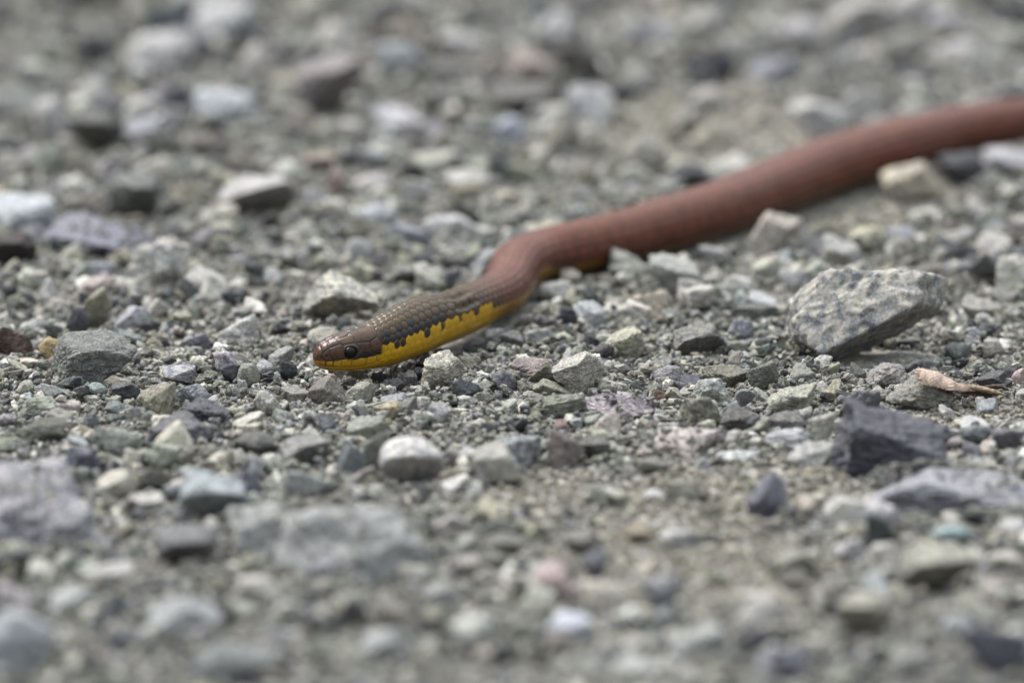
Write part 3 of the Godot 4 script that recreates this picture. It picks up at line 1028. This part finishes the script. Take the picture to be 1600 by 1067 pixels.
	stone(485, 666, 30, 27, "r", "a2a496", 0, "pale pebble right of the pale grey-green one")
	stone(438, 579, 46, 35, "a", "84847e", 8, "grey pebble just left of the snout")
	stone(412, 591, 30, 28, "r", "a7aaaa", 0, "bluish-white pebble left of a dark teal one")
	stone(449, 594, 30, 31, "a", "3e4648", -8, "dark teal pebble left of and below the snout")
	stone(515, 596, 24, 15, "a", "b5a092", 0, "small pink pebble under the snout")
	stone(814, 619, 17, 17, "a", "bf7752", 8, "small orange pebble left of the grey angular stone")
	stone(827, 629, 22, 18, "r", "b0ab8d", 0, "yellowish pebble below the small orange one")
	stone(831, 598, 78, 44, "f", "82736b", 8, "pink-brown rough stone left of the grey angular stone", "grainy")
	stone(846, 607, 50, 38, "a", "56533f", 14, "dark olive pebble in front of the pink-brown stone", "grainy")
	stone(864, 628, 66, 34, "f", "7d7d67", -8, "olive slab below the grey angular stone's left end", "mottled")
	stone(928, 621, 20, 15, "r", "b0b0a0", 0, "tiny pale pebble below the grey angular stone")
	stone(958, 620, 58, 28, "a", "969682", 0, "pale olive stone right of the grey angular stone")
	stone(882, 657, 70, 44, "a", "787a6a", 4, "rough grey-olive stone below the olive slab", "grainy", {"amp": 1.5})
	stone(1045, 603, 52, 31, "a", "787678", 6, "violet-grey stone left of the dark blue one, middle distance")
	stone(1077, 613, 36, 26, "a", "4c4e5c", 0, "dark blue-grey pebble behind the white-green stone")
	stone(1130, 614, 74, 44, "a", "6e6c5a", -16, "speckled olive stone behind the white-green stone", "grainy", {"seed": 427})
	stone(1116, 636, 64, 46, "a", "969b8e", 4, "white-green stone in front of the speckled olive one", "patchy", {"seed": 433})
	stone(1192, 614, 50, 52, "a", "62645a", -6, "dark olive upright stone right of the speckled olive one")
	stone(1163, 641, 37, 35, "a", "7f8486", 4, "blue-grey upright pebble right of the white-green stone")
	stone(1190, 631, 28, 25, "a", "96988a", 0, "pale green pebble right of the blue-grey upright one")
	stone(1028, 631, 30, 22, "a", "5e4e40", -8, "rusty brown pebble left of a pale one")
	stone(1051, 628, 31, 24, "a", "a5a28c", -6, "pale pebble right of the rusty brown one")
	stone(1096, 672, 64, 54, "a", "75735f", 0, "mottled olive lump below the white-green stone", "patchy", {"seed": 439, "amp": 1.4})
	stone(1155, 676, 62, 38, "a", "595652", -4, "dark grey stone right of the mottled olive lump")
	stone(1046, 682, 34, 26, "f", "c0beb0", 8, "white banded chip left of the mottled olive lump", "veined")
	stone(1066, 717, 112, 50, "f", "a59b94", -6, "pale pinkish slab below the white banded chip", "mottled", {"sunk": 0.4})
	stone(1145, 702, 25, 30, "r", "c5c5be", 6, "white upright oval right of the pale pinkish slab")
	stone(1152, 720, 68, 18, "f", "aab2ac", -4, "thin pale blue slab below the white upright oval")
	stone(1094, 742, 29, 27, "a", "a5acaa", 8, "pale blue pebble at the corner of the pinkish slab")
	stone(879, 730, 64, 50, "a", "605652", -24, "dark pinkish-brown stone left of a light-topped one")
	stone(925, 718, 62, 40, "s", "62625a", -16, "olive-dark stone with a light edge, lower middle")
	stone(815, 730, 66, 52, "a", "7f8484", 8, "blue-grey blurred stone right of the layered stone")
	stone(1019, 783, 35, 19, "r", "cfcfca", 4, "white oval pebble alone on sandy ground")
	stone(876, 677, 26, 22, "a", "967873", 0, "dull pink pebble above the dark pinkish-brown stone")

	# ---- right of the big tilted rock and the lower right
	stone(1528, 691, 54, 38, "a", "d2d4cd", -8, "clean white stone right of the slate wedge", "grainy", {"seed": 445})
	stone(1480, 658, 26, 25, "a", "b4b4aa", 0, "small pale pebble below the husk-bearing stone")
	stone(1236, 649, 76, 50, "a", "93957f", -6, "pale olive stone with a dark underside left of the slate wedge", "grainy", {"seed": 451})
	stone(1339, 601, 30, 30, "a", "5e605a", -18, "dark faceted pebble under the big tilted rock")
	stone(1230, 680, 66, 36, "a", "65645e", 4, "dark grey stone below the pale olive one")
	stone(1284, 692, 48, 48, "a", "959585", 0, "rough pale stone touching the slate wedge's left side", "grainy")
	stone(1232, 703, 68, 31, "a", "8c8e90", 8, "grey-blue stone below the dark grey one")
	stone(1274, 730, 86, 42, "a", "96988f", -6, "pale grey stone at the slate wedge's lower left corner")
	stone(1475, 728, 52, 22, "f", "aba994", 6, "cream flake right of the slate wedge's foot")
	stone(1562, 764, 50, 28, "a", "a9a995", -10, "pale pebble at the right end of the long blue-grey slab")
	stone(1200, 815, 76, 70, "s", "5b5c68", 26, "slate-purple pointed stone in the lower right middle", "patchy")
	stone(1320, 822, 72, 46, "a", "adada2", 14, "pale stone left of a lavender-white one")
	stone(1378, 837, 56, 56, "r", "cbc9ca", 0, "lavender-white round stone below the long blue-grey slab")
	stone(1328, 884, 54, 42, "a", "c1c0bd", 34, "white slanting stone below the lavender-white one")
	stone(1378, 870, 46, 24, "f", "aeac9f", 16, "pale flake right of the white slanting stone")
	stone(1585, 852, 62, 42, "a", "c1c1bd", 0, "whitish stone at the right edge, right of the turquoise pebble")
	stone(1562, 902, 84, 46, "f", "b1ae9b", 0, "cream slab below the whitish stone at the right edge")
	stone(1498, 1010, 54, 54, "r", "bec3be", 0, "white round stone near the lower right corner")
	stone(1564, 1058, 108, 96, "a", "565764", 14, "dark slate boulder in the lower right corner")
	stone(1322, 1072, 88, 54, "a", "b5bab0", 0, "pale greenish-white stone at the bottom edge")
	stone(1190, 978, 92, 52, "a", "aaa89f", 0, "pale pinkish-grey stone low on the right")
	stone(1222, 1064, 84, 60, "a", "7e818b", 0, "slate-blue stone at the bottom, right of the middle")
	stone(1240, 905, 70, 46, "a", "7c7c6c", 8, "olive-grey stone low on the right, above a pale pinkish one")

	# ---- near ground, lower middle and left, blurred
	stone(508, 904, 48, 42, "r", "b2b5bf", 0, "lavender-white pebble lying on the broadest slab's lower edge")
	stone(708, 850, 66, 48, "a", "b1aca4", -16, "pale pinkish stone right of the broadest slab")
	stone(772, 822, 64, 42, "a", "a49f81", -4, "olive-cream block right of the broadest slab")
	stone(648, 918, 50, 38, "r", "b5b39f", 0, "cream pebble below the broadest slab's right end")
	stone(732, 907, 38, 40, "r", "bab2a8", 0, "pinkish-white pebble low in the middle")
	stone(868, 944, 58, 68, "a", "bba39c", 6, "pale rose-pink stone low in the middle")
	stone(944, 968, 86, 62, "r", "b0a996", 0, "pale tan rounded stone right of the rose-pink one")
	stone(888, 1002, 72, 42, "a", "a5acb6", -6, "pale blue-grey stone below the rose-pink one")
	stone(288, 998, 116, 72, "a", "a5aaa8", 14, "pale blue-white stone low on the left", "mottled")
	stone(34, 1054, 110, 104, "a", "a2aaae", 0, "large pale blue-grey stone in the lower left corner")
	stone(370, 1080, 132, 74, "r", "666c6a", 0, "dark grey-green boulder at the bottom, left of the middle")
	stone(440, 1018, 56, 38, "a", "aaacaa", 0, "light grey pebble right of the dark boulder's top")
	stone(172, 922, 80, 42, "a", "a5a29b", 8, "pale pinkish-grey stone low on the left, before the dark round stone")
	stone(110, 966, 72, 50, "a", "8e9490", 0, "grey-green stone above the lower left corner stone")
	stone(200, 1030, 74, 50, "a", "717374", -10, "dark grey stone between two pale ones, lower left")
	stone(600, 1030, 84, 50, "a", "8f938f", 0, "mid-grey stone near the bottom, left of the middle")
	stone(740, 1010, 72, 46, "r", "a1a59b", 0, "soft green-grey stone near the bottom, middle")
	stone(690, 960, 58, 50, "a", "8d9088", 12, "grey stone below the cream pebble in the lower middle")
	stone(548, 985, 60, 52, "s", "4d4a4a", 0, "dark brown-grey stone low, below the broadest slab")
	stone(990, 850, 56, 32, "a", "8a7d64", 0, "tan-brown pebble on sandy ground right of the middle")
	stone(1062, 856, 62, 34, "f", "a9aba4", 8, "pale flat stone right of the tan-brown pebble")
	stone(930, 905, 40, 46, "a", "5d6168", 0, "dark blue pebble above the pale tan rounded stone")
	stone(800, 870, 70, 36, "a", "6b6a60", -8, "dark olive stone below the olive-cream block")
	stone(1090, 1030, 96, 56, "a", "8b9088", 0, "grey-green stone at the bottom, right of the middle")
	stone(1000, 1066, 84, 44, "r", "a3a79e", 0, "pale green-grey stone at the bottom edge, middle")
	stone(1420, 1060, 76, 46, "a", "7a7c76", 8, "plain grey stone at the bottom, left of the dark slate boulder")

	# a grain of quartz on the snake's crown
	var q := rock(5001, 2, "a", Vector3(0.42, 0.36, 0.4))
	var fr := frame_at(7.6)
	var g := obj("sand_grain", q, rock_material(Color("d8d5cc"), "grainy", 500.0))
	g.position = (fr[0] as Vector3) + (fr[2] as Vector3) * 3.42 * MM - (fr[1] as Vector3) * 0.25 * MM
	tag(g, "white grain of sand stuck on top of the snake's head", "grain of sand")


# ---------------------------------------------------------------- the dry husk on the round stone
func build_bark() -> void:
	var husk := Node3D.new()
	husk.name = numbered("plant_husk")
	add_child(husk)
	tag(husk, "dry pinkish-brown plant husk with a netted skin and frayed woody stalk", "plant husk")
	var a := on(1436, 583, 5.0)
	var way := [[1436.0, 586.0, 5.7, 2.5], [1450.0, 586.0, 5.7, 2.6], [1468.0, 592.0, 5.2, 2.2], [1486.0, 600.0, 4.5, 1.7], [1502.0, 605.0, 3.9, 1.2], [1514.0, 607.0, 3.6, 0.6]]
	husk.position = on(1500, 603, 0.0) * Vector3(1, 0, 1)
	var skin := StandardMaterial3D.new()
	skin.albedo_color = Color("c3ab9b")
	skin.albedo_texture = tex["mottled"]
	skin.uv1_triplanar = true
	skin.uv1_scale = Vector3.ONE * 300.0
	skin.roughness = 0.9
	var wood := skin.duplicate() as StandardMaterial3D
	wood.albedo_color = Color("a58d76")
	var dark_wood := skin.duplicate() as StandardMaterial3D
	dark_wood.albedo_color = Color("57473a")
	# the netted skin: a curled sheet, thick as a rind, with a net of ribs standing proud
	var nu := 110
	var nv := 64
	var v := PackedVector3Array()
	var idx := PackedInt32Array()
	for face in 2:
		for i in nu + 1:
			var f := float(i) / nu * (way.size() - 1)
			var k := mini(int(f), way.size() - 2)
			var t := f - k
			t = t * t * (3.0 - 2.0 * t) * 0.3 + t * 0.7
			var p := on(lerpf(way[k][0], way[k + 1][0], t), lerpf(way[k][1], way[k + 1][1], t), lerpf(way[k][2], way[k + 1][2], t))
			var half: float = lerpf(way[k][3], way[k + 1][3], t)
			var dir := (on(way[k + 1][0], way[k + 1][1], way[k + 1][2]) - on(way[k][0], way[k][1], way[k][2])).normalized()
			var side := Vector3.UP.cross(dir).normalized()
			var up := dir.cross(side).normalized()
			for j in nv + 1:
				var w := float(j) / nv * 2.0 - 1.0
				var ang := w * 1.75 + 0.35
				var along := float(i) / nu * 11.0
				var net := pow(absf(sin((along * 2.9 + w * 9.5) * 1.5)), 6.0) + pow(absf(sin((along * 2.9 - w * 9.5) * 1.5)), 6.0)
				var r := half * (1.0 + 0.06 * sin(along * 2.1)) + (0.15 * minf(1.0, net) if face == 0 else -0.22)
				var ragged := 0.28 * sin(w * 23.0) + 0.2 * sin(w * 41.0 + 1.0)
				var back := (ragged + 0.1) * (1.0 - smoothstep(0.0, 0.12, float(i) / nu))
				v.append(p + (side * sin(ang) * r + up * (cos(ang) * r * 0.8 - half * 0.5) - dir * back) * MM - husk.position)
	var one := (nu + 1) * (nv + 1)
	for i in nu:
		for j in nv:
			var q := i * (nv + 1) + j
			idx.append_array([q, q + nv + 1, q + 1, q + 1, q + nv + 1, q + nv + 2])
			q += one
			idx.append_array([q, q + 1, q + nv + 1, q + 1, q + nv + 2, q + nv + 1])
	for j in nv:
		idx.append_array([j, j + 1, one + j, j + 1, one + j + 1, one + j])
		var q := nu * (nv + 1) + j
		idx.append_array([q, one + q, q + 1, q + 1, one + q, one + q + 1])
	for i in nu:
		for e in [0, nv]:
			var q: int = i * (nv + 1) + e
			idx.append_array([q, one + q, q + nv + 1, q + nv + 1, one + q, one + q + nv + 1])
	obj("netted_skin", mesh_of(v, idx), skin, husk)
	# splinters of the stalk
	strip(husk, "splinter", [[1490.0, 603.0, 4.0], [1520.0, 605.0, 3.6], [1548.0, 611.0, 2.6], [1572.0, 617.0, 1.5]], 0.85, 0.42, wood, 3)
	strip(husk, "splinter", [[1484.0, 606.0, 3.6], [1515.0, 613.0, 2.6], [1545.0, 617.0, 1.9], [1560.0, 618.0, 1.4]], 0.6, 0.42, dark_wood, 5)
	strip(husk, "splinter", [[1500.0, 600.0, 4.4], [1526.0, 606.0, 3.4], [1556.0, 612.0, 2.2]], 0.45, 0.3, wood, 7)
	strip(husk, "splinter", [[1538.0, 604.0, 2.4], [1562.0, 603.0, 2.0], [1576.0, 608.0, 1.4]], 0.4, 0.28, dark_wood, 9)
	# frayed fibres at the wide end and along the lower edge
	var r := RandomNumberGenerator.new()
	r.seed = 77
	for k in 26:
		var x := 1434.0 + r.randf() * 14.0 if k < 14 else 1478.0 + r.randf() * 46.0
		var y := 574.0 + r.randf() * 18.0 if k < 14 else 606.0 + r.randf() * 14.0
		var h := 5.2 if k < 14 else 2.6
		strip(husk, "fibre", [[x, y, h], [x - 3.0 + r.randf() * 6.0 if k >= 14 else x - 3.0 - r.randf() * 4.0, y + r.randf() * 7.0 - 2.0, h - r.randf() * 0.6]], 0.09, 0.07, skin if k % 3 else wood, 20 + k)
	# dark crumbs of rotten wood below it
	var crumb := dark_wood.duplicate() as StandardMaterial3D
	crumb.albedo_color = Color("3b3028")
	var spots := [[1495.0, 622.0], [1507.0, 618.0], [1520.0, 624.0], [1532.0, 620.0], [1512.0, 630.0], [1545.0, 626.0]]
	for k in spots.size():
		var m := rock(600 + k, 3, "a", Vector3(r.randf_range(1.2, 2.2), r.randf_range(0.9, 1.5), r.randf_range(1.0, 2.0)), 0.0, [], 2.0)
		var c := obj("wood_crumb", m, crumb)
		var p := on(spots[k][0], spots[k][1], 0.6)
		c.position = p
		var words := ["below the netted skin", "where skin and stalk meet", "under the stalk's middle", "behind the stalk's middle", "nearest to the lens", "under the stalk's dark tip"]
		tag(c, "dark rotten crumb of wood, %s of the dry husk" % words[k], "crumb", "crumbs under the dry husk")
	# two black pebbles by its thin end
	stone(1551, 603, 36, 24, "a", "3f4247", 0, "black pebble behind the dry husk's stalk")
	stone(1578, 600, 26, 26, "a", "45474a", 0, "charcoal pebble right of the black one behind the stalk")
	stone(1592, 604, 22, 28, "a", "b49a92", 0, "pink pebble at the right edge beside the dry husk's end")
	stone(1540, 636, 36, 22, "a", "a5a08c", 0, "pale sandy pebble below the dry husk's stalk", "grainy")


func strip(parent: Node3D, called: String, way: Array, wide: float, thick: float, mat: Material, sd: int) -> void:
	var v := PackedVector3Array()
	var idx := PackedInt32Array()
	var n := noise(sd, 1.1, 3)
	var steps := 18 * (way.size() - 1) if wide > 0.2 else 6
	var around := 14 if wide > 0.2 else 6
	for i in steps + 1:
		var f := float(i) / steps * (way.size() - 1)
		var k := mini(int(f), way.size() - 2)
		var t := f - k
		var a := on(way[k][0], way[k][1], way[k][2])
		var b := on(way[k + 1][0], way[k + 1][1], way[k + 1][2])
		var p := a.lerp(b, t)
		var dir := (b - a).normalized()
		var side := Vector3.UP.cross(dir).normalized()
		var up := dir.cross(side).normalized()
		var g := sin(clampf(float(i) / steps, 0.0, 1.0) * PI * 0.86 + 0.25) + 0.05
		for j in around:
			var ang := TAU * j / around
			var ridge := 1.0 + 0.35 * n.get_noise_2d(j * 2.3, i * 0.12) + 0.15 * n.get_noise_2d(j * 5.0, i * 0.6)
			v.append(p + (side * cos(ang) * wide * g + up * sin(ang) * thick * g) * ridge * MM - parent.position)
	for i in steps:
		for j in around:
			var a := i * around + j
			var b := i * around + (j + 1) % around
			idx.append_array([a, b, a + around, b, b + around, a + around])
	for j in range(1, around - 1):
		idx.append_array([0, j + 1, j])
		var e := steps * around
		idx.append_array([e, e + j, e + j + 1])
	obj(called, mesh_of(v, idx), mat, parent)


# ---------------------------------------------------------------- more of the larger stones, singly
func palette(r: RandomNumberGenerator) -> Array:
	var list := [["grey-green", "85887a", 22], ["olive", "8a876e", 16], ["blue-grey", "858a8e", 14], ["dark slate", "45474b", 20], ["pale", "aaa89c", 22], ["whitish", "c4c2b8", 10], ["lavender-grey", "85828a", 6],
		["tan", "a09480", 4], ["pinkish", "9c9088", 3], ["brown", "635a50", 3]]
	var sum := 0
	for q in list:
		sum += q[2]
	var x := r.randf() * sum
	for q in list:
		x -= q[2]
		if x <= 0.0:
			var c := Color(q[1] as String)
			var k := r.randf_range(0.74, 1.14)
			return [q[0], Color(clampf(c.r * k + r.randfn(0, 0.012), 0, 1), clampf(c.g * k + r.randfn(0, 0.008), 0, 1), clampf(c.b * k + r.randfn(0, 0.012), 0, 1))]
	return [list[0][0], Color(list[0][1] as String)]


func build_more_stones() -> void:
	var r := RandomNumberGenerator.new()
	r.seed = 9
	var used := {}
	var placed := 0
	var own := stones.duplicate()
	for n in 4000:
		if placed >= 130:
			break
		var x := r.randf_range(10, 1590)
		var y := r.randf_range(15, 1060)
		if n % 2:
			y = r.randf_range(10, 420)
		var far := absf(y - 600.0) / 450.0
		var w := r.randf_range(30, 44) + r.randf() * 46.0 * far
		var h := w * r.randf_range(0.6, 0.85)
		var at := on(x, y - h * 0.3, 0.0) / MM
		var free := true
		var rad := w * 0.05
		for q in 12:
			var k := cell_at(at.x + cos(q * 0.5236) * rad, at.z + sin(q * 0.5236) * rad)
			if k < 0 or taken[k]:
				free = false
				break
		var mid := cell_at(at.x, at.z)
		if not free or mid < 0 or taken[mid]:
			continue
		# named by the nearest stone of the list
		var best := 1e9
		var who := ""
		var bx := 0.0
		var by := 0.0
		for s in own:
			var d := Vector2(s[0] - x, (s[1] - (y - h * 0.5)) * 1.3).length()
			if d < best:
				best = d
				who = s[4]
				bx = s[0] - x
				by = s[1] - (y - h * 0.5)
		var c := palette(r)
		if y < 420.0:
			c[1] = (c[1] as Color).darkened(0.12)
		var short := who.split(",")[0]
		short = short.split(" with ")[0]
		for cut in [" in front of ", " standing ", " directly ", " between ", " beside ", " left of ", " right of ", " below ", " behind ", " above ", " under ", " far ", " near ", " at ", " before ", " on ", " close ", " against ", " touching ", " lying ", " leaning ", " low ", " just ", " straight ", " among ", " tucked ", " joined ", " slanting ", " sloping ", " wedged ", " alone ", " tilted ", " bedded ", " from "]:
			short = short.split(cut)[0]
		var rel := ("left of" if bx > 0 else "right of") if absf(bx) > absf(by) * 1.3 else ("in front of" if by < 0 else "behind")
		var shape: String = ["angular", "rounded", "flat"][r.randi() % 3]
		var kind: String = {"angular": "a", "rounded": "r", "flat": "f"}[shape]
		if kind == "f":
			h *= 0.7
		var label := "%s %s stone %s the %s" % [shape, c[0], rel, short]
		if used.has(label) or label.split(" ").size() > 16:
			continue
		used[label] = true
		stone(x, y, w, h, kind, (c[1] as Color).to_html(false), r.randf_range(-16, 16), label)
		placed += 1


# ---------------------------------------------------------------- the gravel between them
var sand_spots := []


# bare sandy places: few stones, pale tan grit
func sand_at(x: float, z: float) -> float:
	if sand_spots.is_empty():
		for q in [[1100.0, 790.0, 13.0], [1010.0, 880.0, 14.0], [1250.0, 760.0, 10.0], [1170.0, 900.0, 14.0], [1310.0, 300.0, 22.0], [1130.0, 210.0, 24.0], [1500.0, 640.0, 8.0], [850.0, 770.0, 9.0], [1180.0, 350.0, 12.0]]:
			var p := on(q[0], q[1], 0.0) / MM
			sand_spots.append([p.x, p.z, q[2]])
	var f := 0.0
	for q in sand_spots:
		f = maxf(f, 1.0 - Vector2(x - q[0], (z - q[1]) * 0.5).length() / (q[2] * 1.3))
	return clampf(f * 2.2 + ground_fine.get_noise_2d(x * 0.6 + 300.0, z * 0.6) * 0.5, 0.0, 1.0) if f > 0.0 else 0.0


func build_gravel() -> void:
	var r := RandomNumberGenerator.new()
	r.seed = 31
	var gravel := Node3D.new()
	gravel.name = "gravel"
	gravel.set_meta("kind", "stuff")
	gravel.set_meta("label", "grey, olive and white crushed gravel and grit covering the ground")
	add_child(gravel)
	var shapes := []
	for k in 14:
		var kind: String = ["a", "a", "s", "r", "a", "f", "a"][k % 7]
		shapes.append(rock(900 + k, 3, kind, Vector3(2.0, r.randf_range(1.2, 1.7), r.randf_range(1.5, 2.0)) / MM, 0.0, [], 1.5))
	var tints := ["mottled", "grainy", "veined", "patchy"]
	var mats := []
	for k in 4:
		var m := rock_material(Color.WHITE, tints[k], 0.5, 0.85, 0.012)
		m.vertex_color_use_as_albedo = true
		mats.append(m)
	var where := []
	var tone := []
	for k in shapes.size():
		where.append([])
		tone.append([])
	# sizes in mm, how many, how much of the heap may lie under them
	for cls in [[4.4, 6.8, 1900, 2.4], [2.8, 5.0, 2900, 2.4], [1.7, 2.8, 17000, 2.3], [1.0, 1.7, 46000, 1.7], [0.65, 1.05, 76000, 1.2], [0.4, 0.65, 40000, 0.9]]:
		for n in int(cls[2]):
			var x := r.randf_range(GX0 + 4.0, -GX0 - 4.0)
			var z := r.randf_range(GZ0 + 4.0, GZ0 + GNZ * CELL - 4.0)
			if cls[1] < 1.0:
				# the finest only where it can be told apart
				z = r.randfn(24.0, 62.0)
				x = r.randf_range(-105.0, 105.0)
			if cls[0] > 4.0 and (absf(z - 24.0) < 45.0 or (z > 0.0 and r.randf() < 0.5)):
				continue
			var k := cell_at(x, z)
			if k < 0:
				continue
			var d: float = lerpf(cls[0], cls[1], pow(r.randf(), 1.6))
			var sandy := sand_at(x, z)
			if d > 1.3 and r.randf() < sandy * 0.85:
				continue
			var mark := taken[k]
			var base := ground_mm(x, z)
			if mark == 3:
				continue
			if mark == 1 and d > 1.5:
				continue
			if mark == 2 or (mark == 4 and (d > 1.4 or r.randf() > 0.3)):
				continue
			var rad := d * 0.5
			var low := heap[k]
			if d > 1.2:
				var a := cell_at(x + rad * 0.8, z)
				var b := cell_at(x - rad * 0.8, z)
				var c := cell_at(x, z + rad * 0.8)
				var e := cell_at(x, z - rad * 0.8)
				if a < 0 or b < 0 or c < 0 or e < 0 or taken[a] == 2 or taken[b] == 2 or taken[c] == 2 or taken[e] == 2 or (d > 2.4 and taken[a] + taken[b] + taken[c] + taken[e] > 0):
					continue
				low = (low + heap[a] + heap[b] + heap[c] + heap[e]) * 0.2
			if low - base > cls[3] and mark != 4:
				continue
			var q := r.randi() % shapes.size()
			var y := low + rad * (r.randf_range(0.0, 0.68) if d > 1.5 else r.randf_range(0.1, 0.9))
			if mark == 1 and y - base > 1.2:
				continue
			var basis := Basis(Vector3(r.randfn(), r.randfn(), r.randfn()).normalized(), r.randf() * 1.1) * Basis(Vector3.UP, r.randf() * TAU)
			var s := d * 0.5 * MM
			basis = basis.scaled_local(Vector3(s * r.randf_range(0.85, 1.25), s * r.randf_range(0.8, 1.2), s * r.randf_range(0.8, 1.2)))
			where[q].append(Transform3D(basis, Vector3(x, y, z) * MM))
			var pc = palette(r)
			var grey := Color("96948a").lerp(Color("b0a283"), sandy * 0.8).lerp(pc[1], clampf(0.45 + d * 0.22, 0.55, 0.95) * (1.0 - 0.4 * sandy))
			var flat := (grey.r + grey.g + grey.b) / 3.0
			grey = grey.lerp(Color(flat * 1.025, flat * 0.995, flat * 0.955), 0.45)
			tone[q].append(lin(grey, 1.2))
			if d > 0.7:
				stamp(x, z, rad * 0.85, rad * 0.85, y + rad * 0.6, 0)
	# the gravel goes on, coarser and looser, beyond what the lens sees
	for n in 130000:
		var wide := n % 3 == 0
		var x := r.randfn(0.0, 460.0 if wide else 190.0)
		var z := r.randfn(-40.0, 560.0 if wide else 330.0)
		if cell_at(x, z) >= 0 and absf(x) < -GX0 - 5.0 and z > GZ0 + 5.0 and z < GZ0 + GNZ * CELL - 5.0 or z > 1300.0:
			continue
		var d := lerpf(1.4, 6.5, pow(r.randf(), 2.2)) * (1.5 if wide else 1.0)
		var q := r.randi() % shapes.size()
		var s := d * 0.5 * MM
		where[q].append(Transform3D(Basis(Vector3(r.randfn(), r.randfn(), r.randfn()).normalized(), r.randf()).scaled_local(Vector3(s, s, s)), Vector3(x, ground_mm(x, z) + d * r.randf_range(0.05, 0.4), z) * MM))
		var pc = palette(r)
		tone[q].append(lin(Color("96948a").lerp(pc[1], 0.85), 1.2))
	for k in shapes.size():
		var mm := MultiMesh.new()
		mm.transform_format = MultiMesh.TRANSFORM_3D
		mm.use_colors = true
		mm.mesh = shapes[k]
		mm.instance_count = where[k].size()
		for i in where[k].size():
			mm.set_instance_transform(i, where[k][i])
			mm.set_instance_color(i, tone[k][i])
		var o := MultiMeshInstance3D.new()
		o.multimesh = mm
		o.material_override = mats[k % 4]
		o.name = "grit" if k == 0 else "grit_%03d" % k
		o.set_meta("kind", "stuff")
		gravel.add_child(o, true)
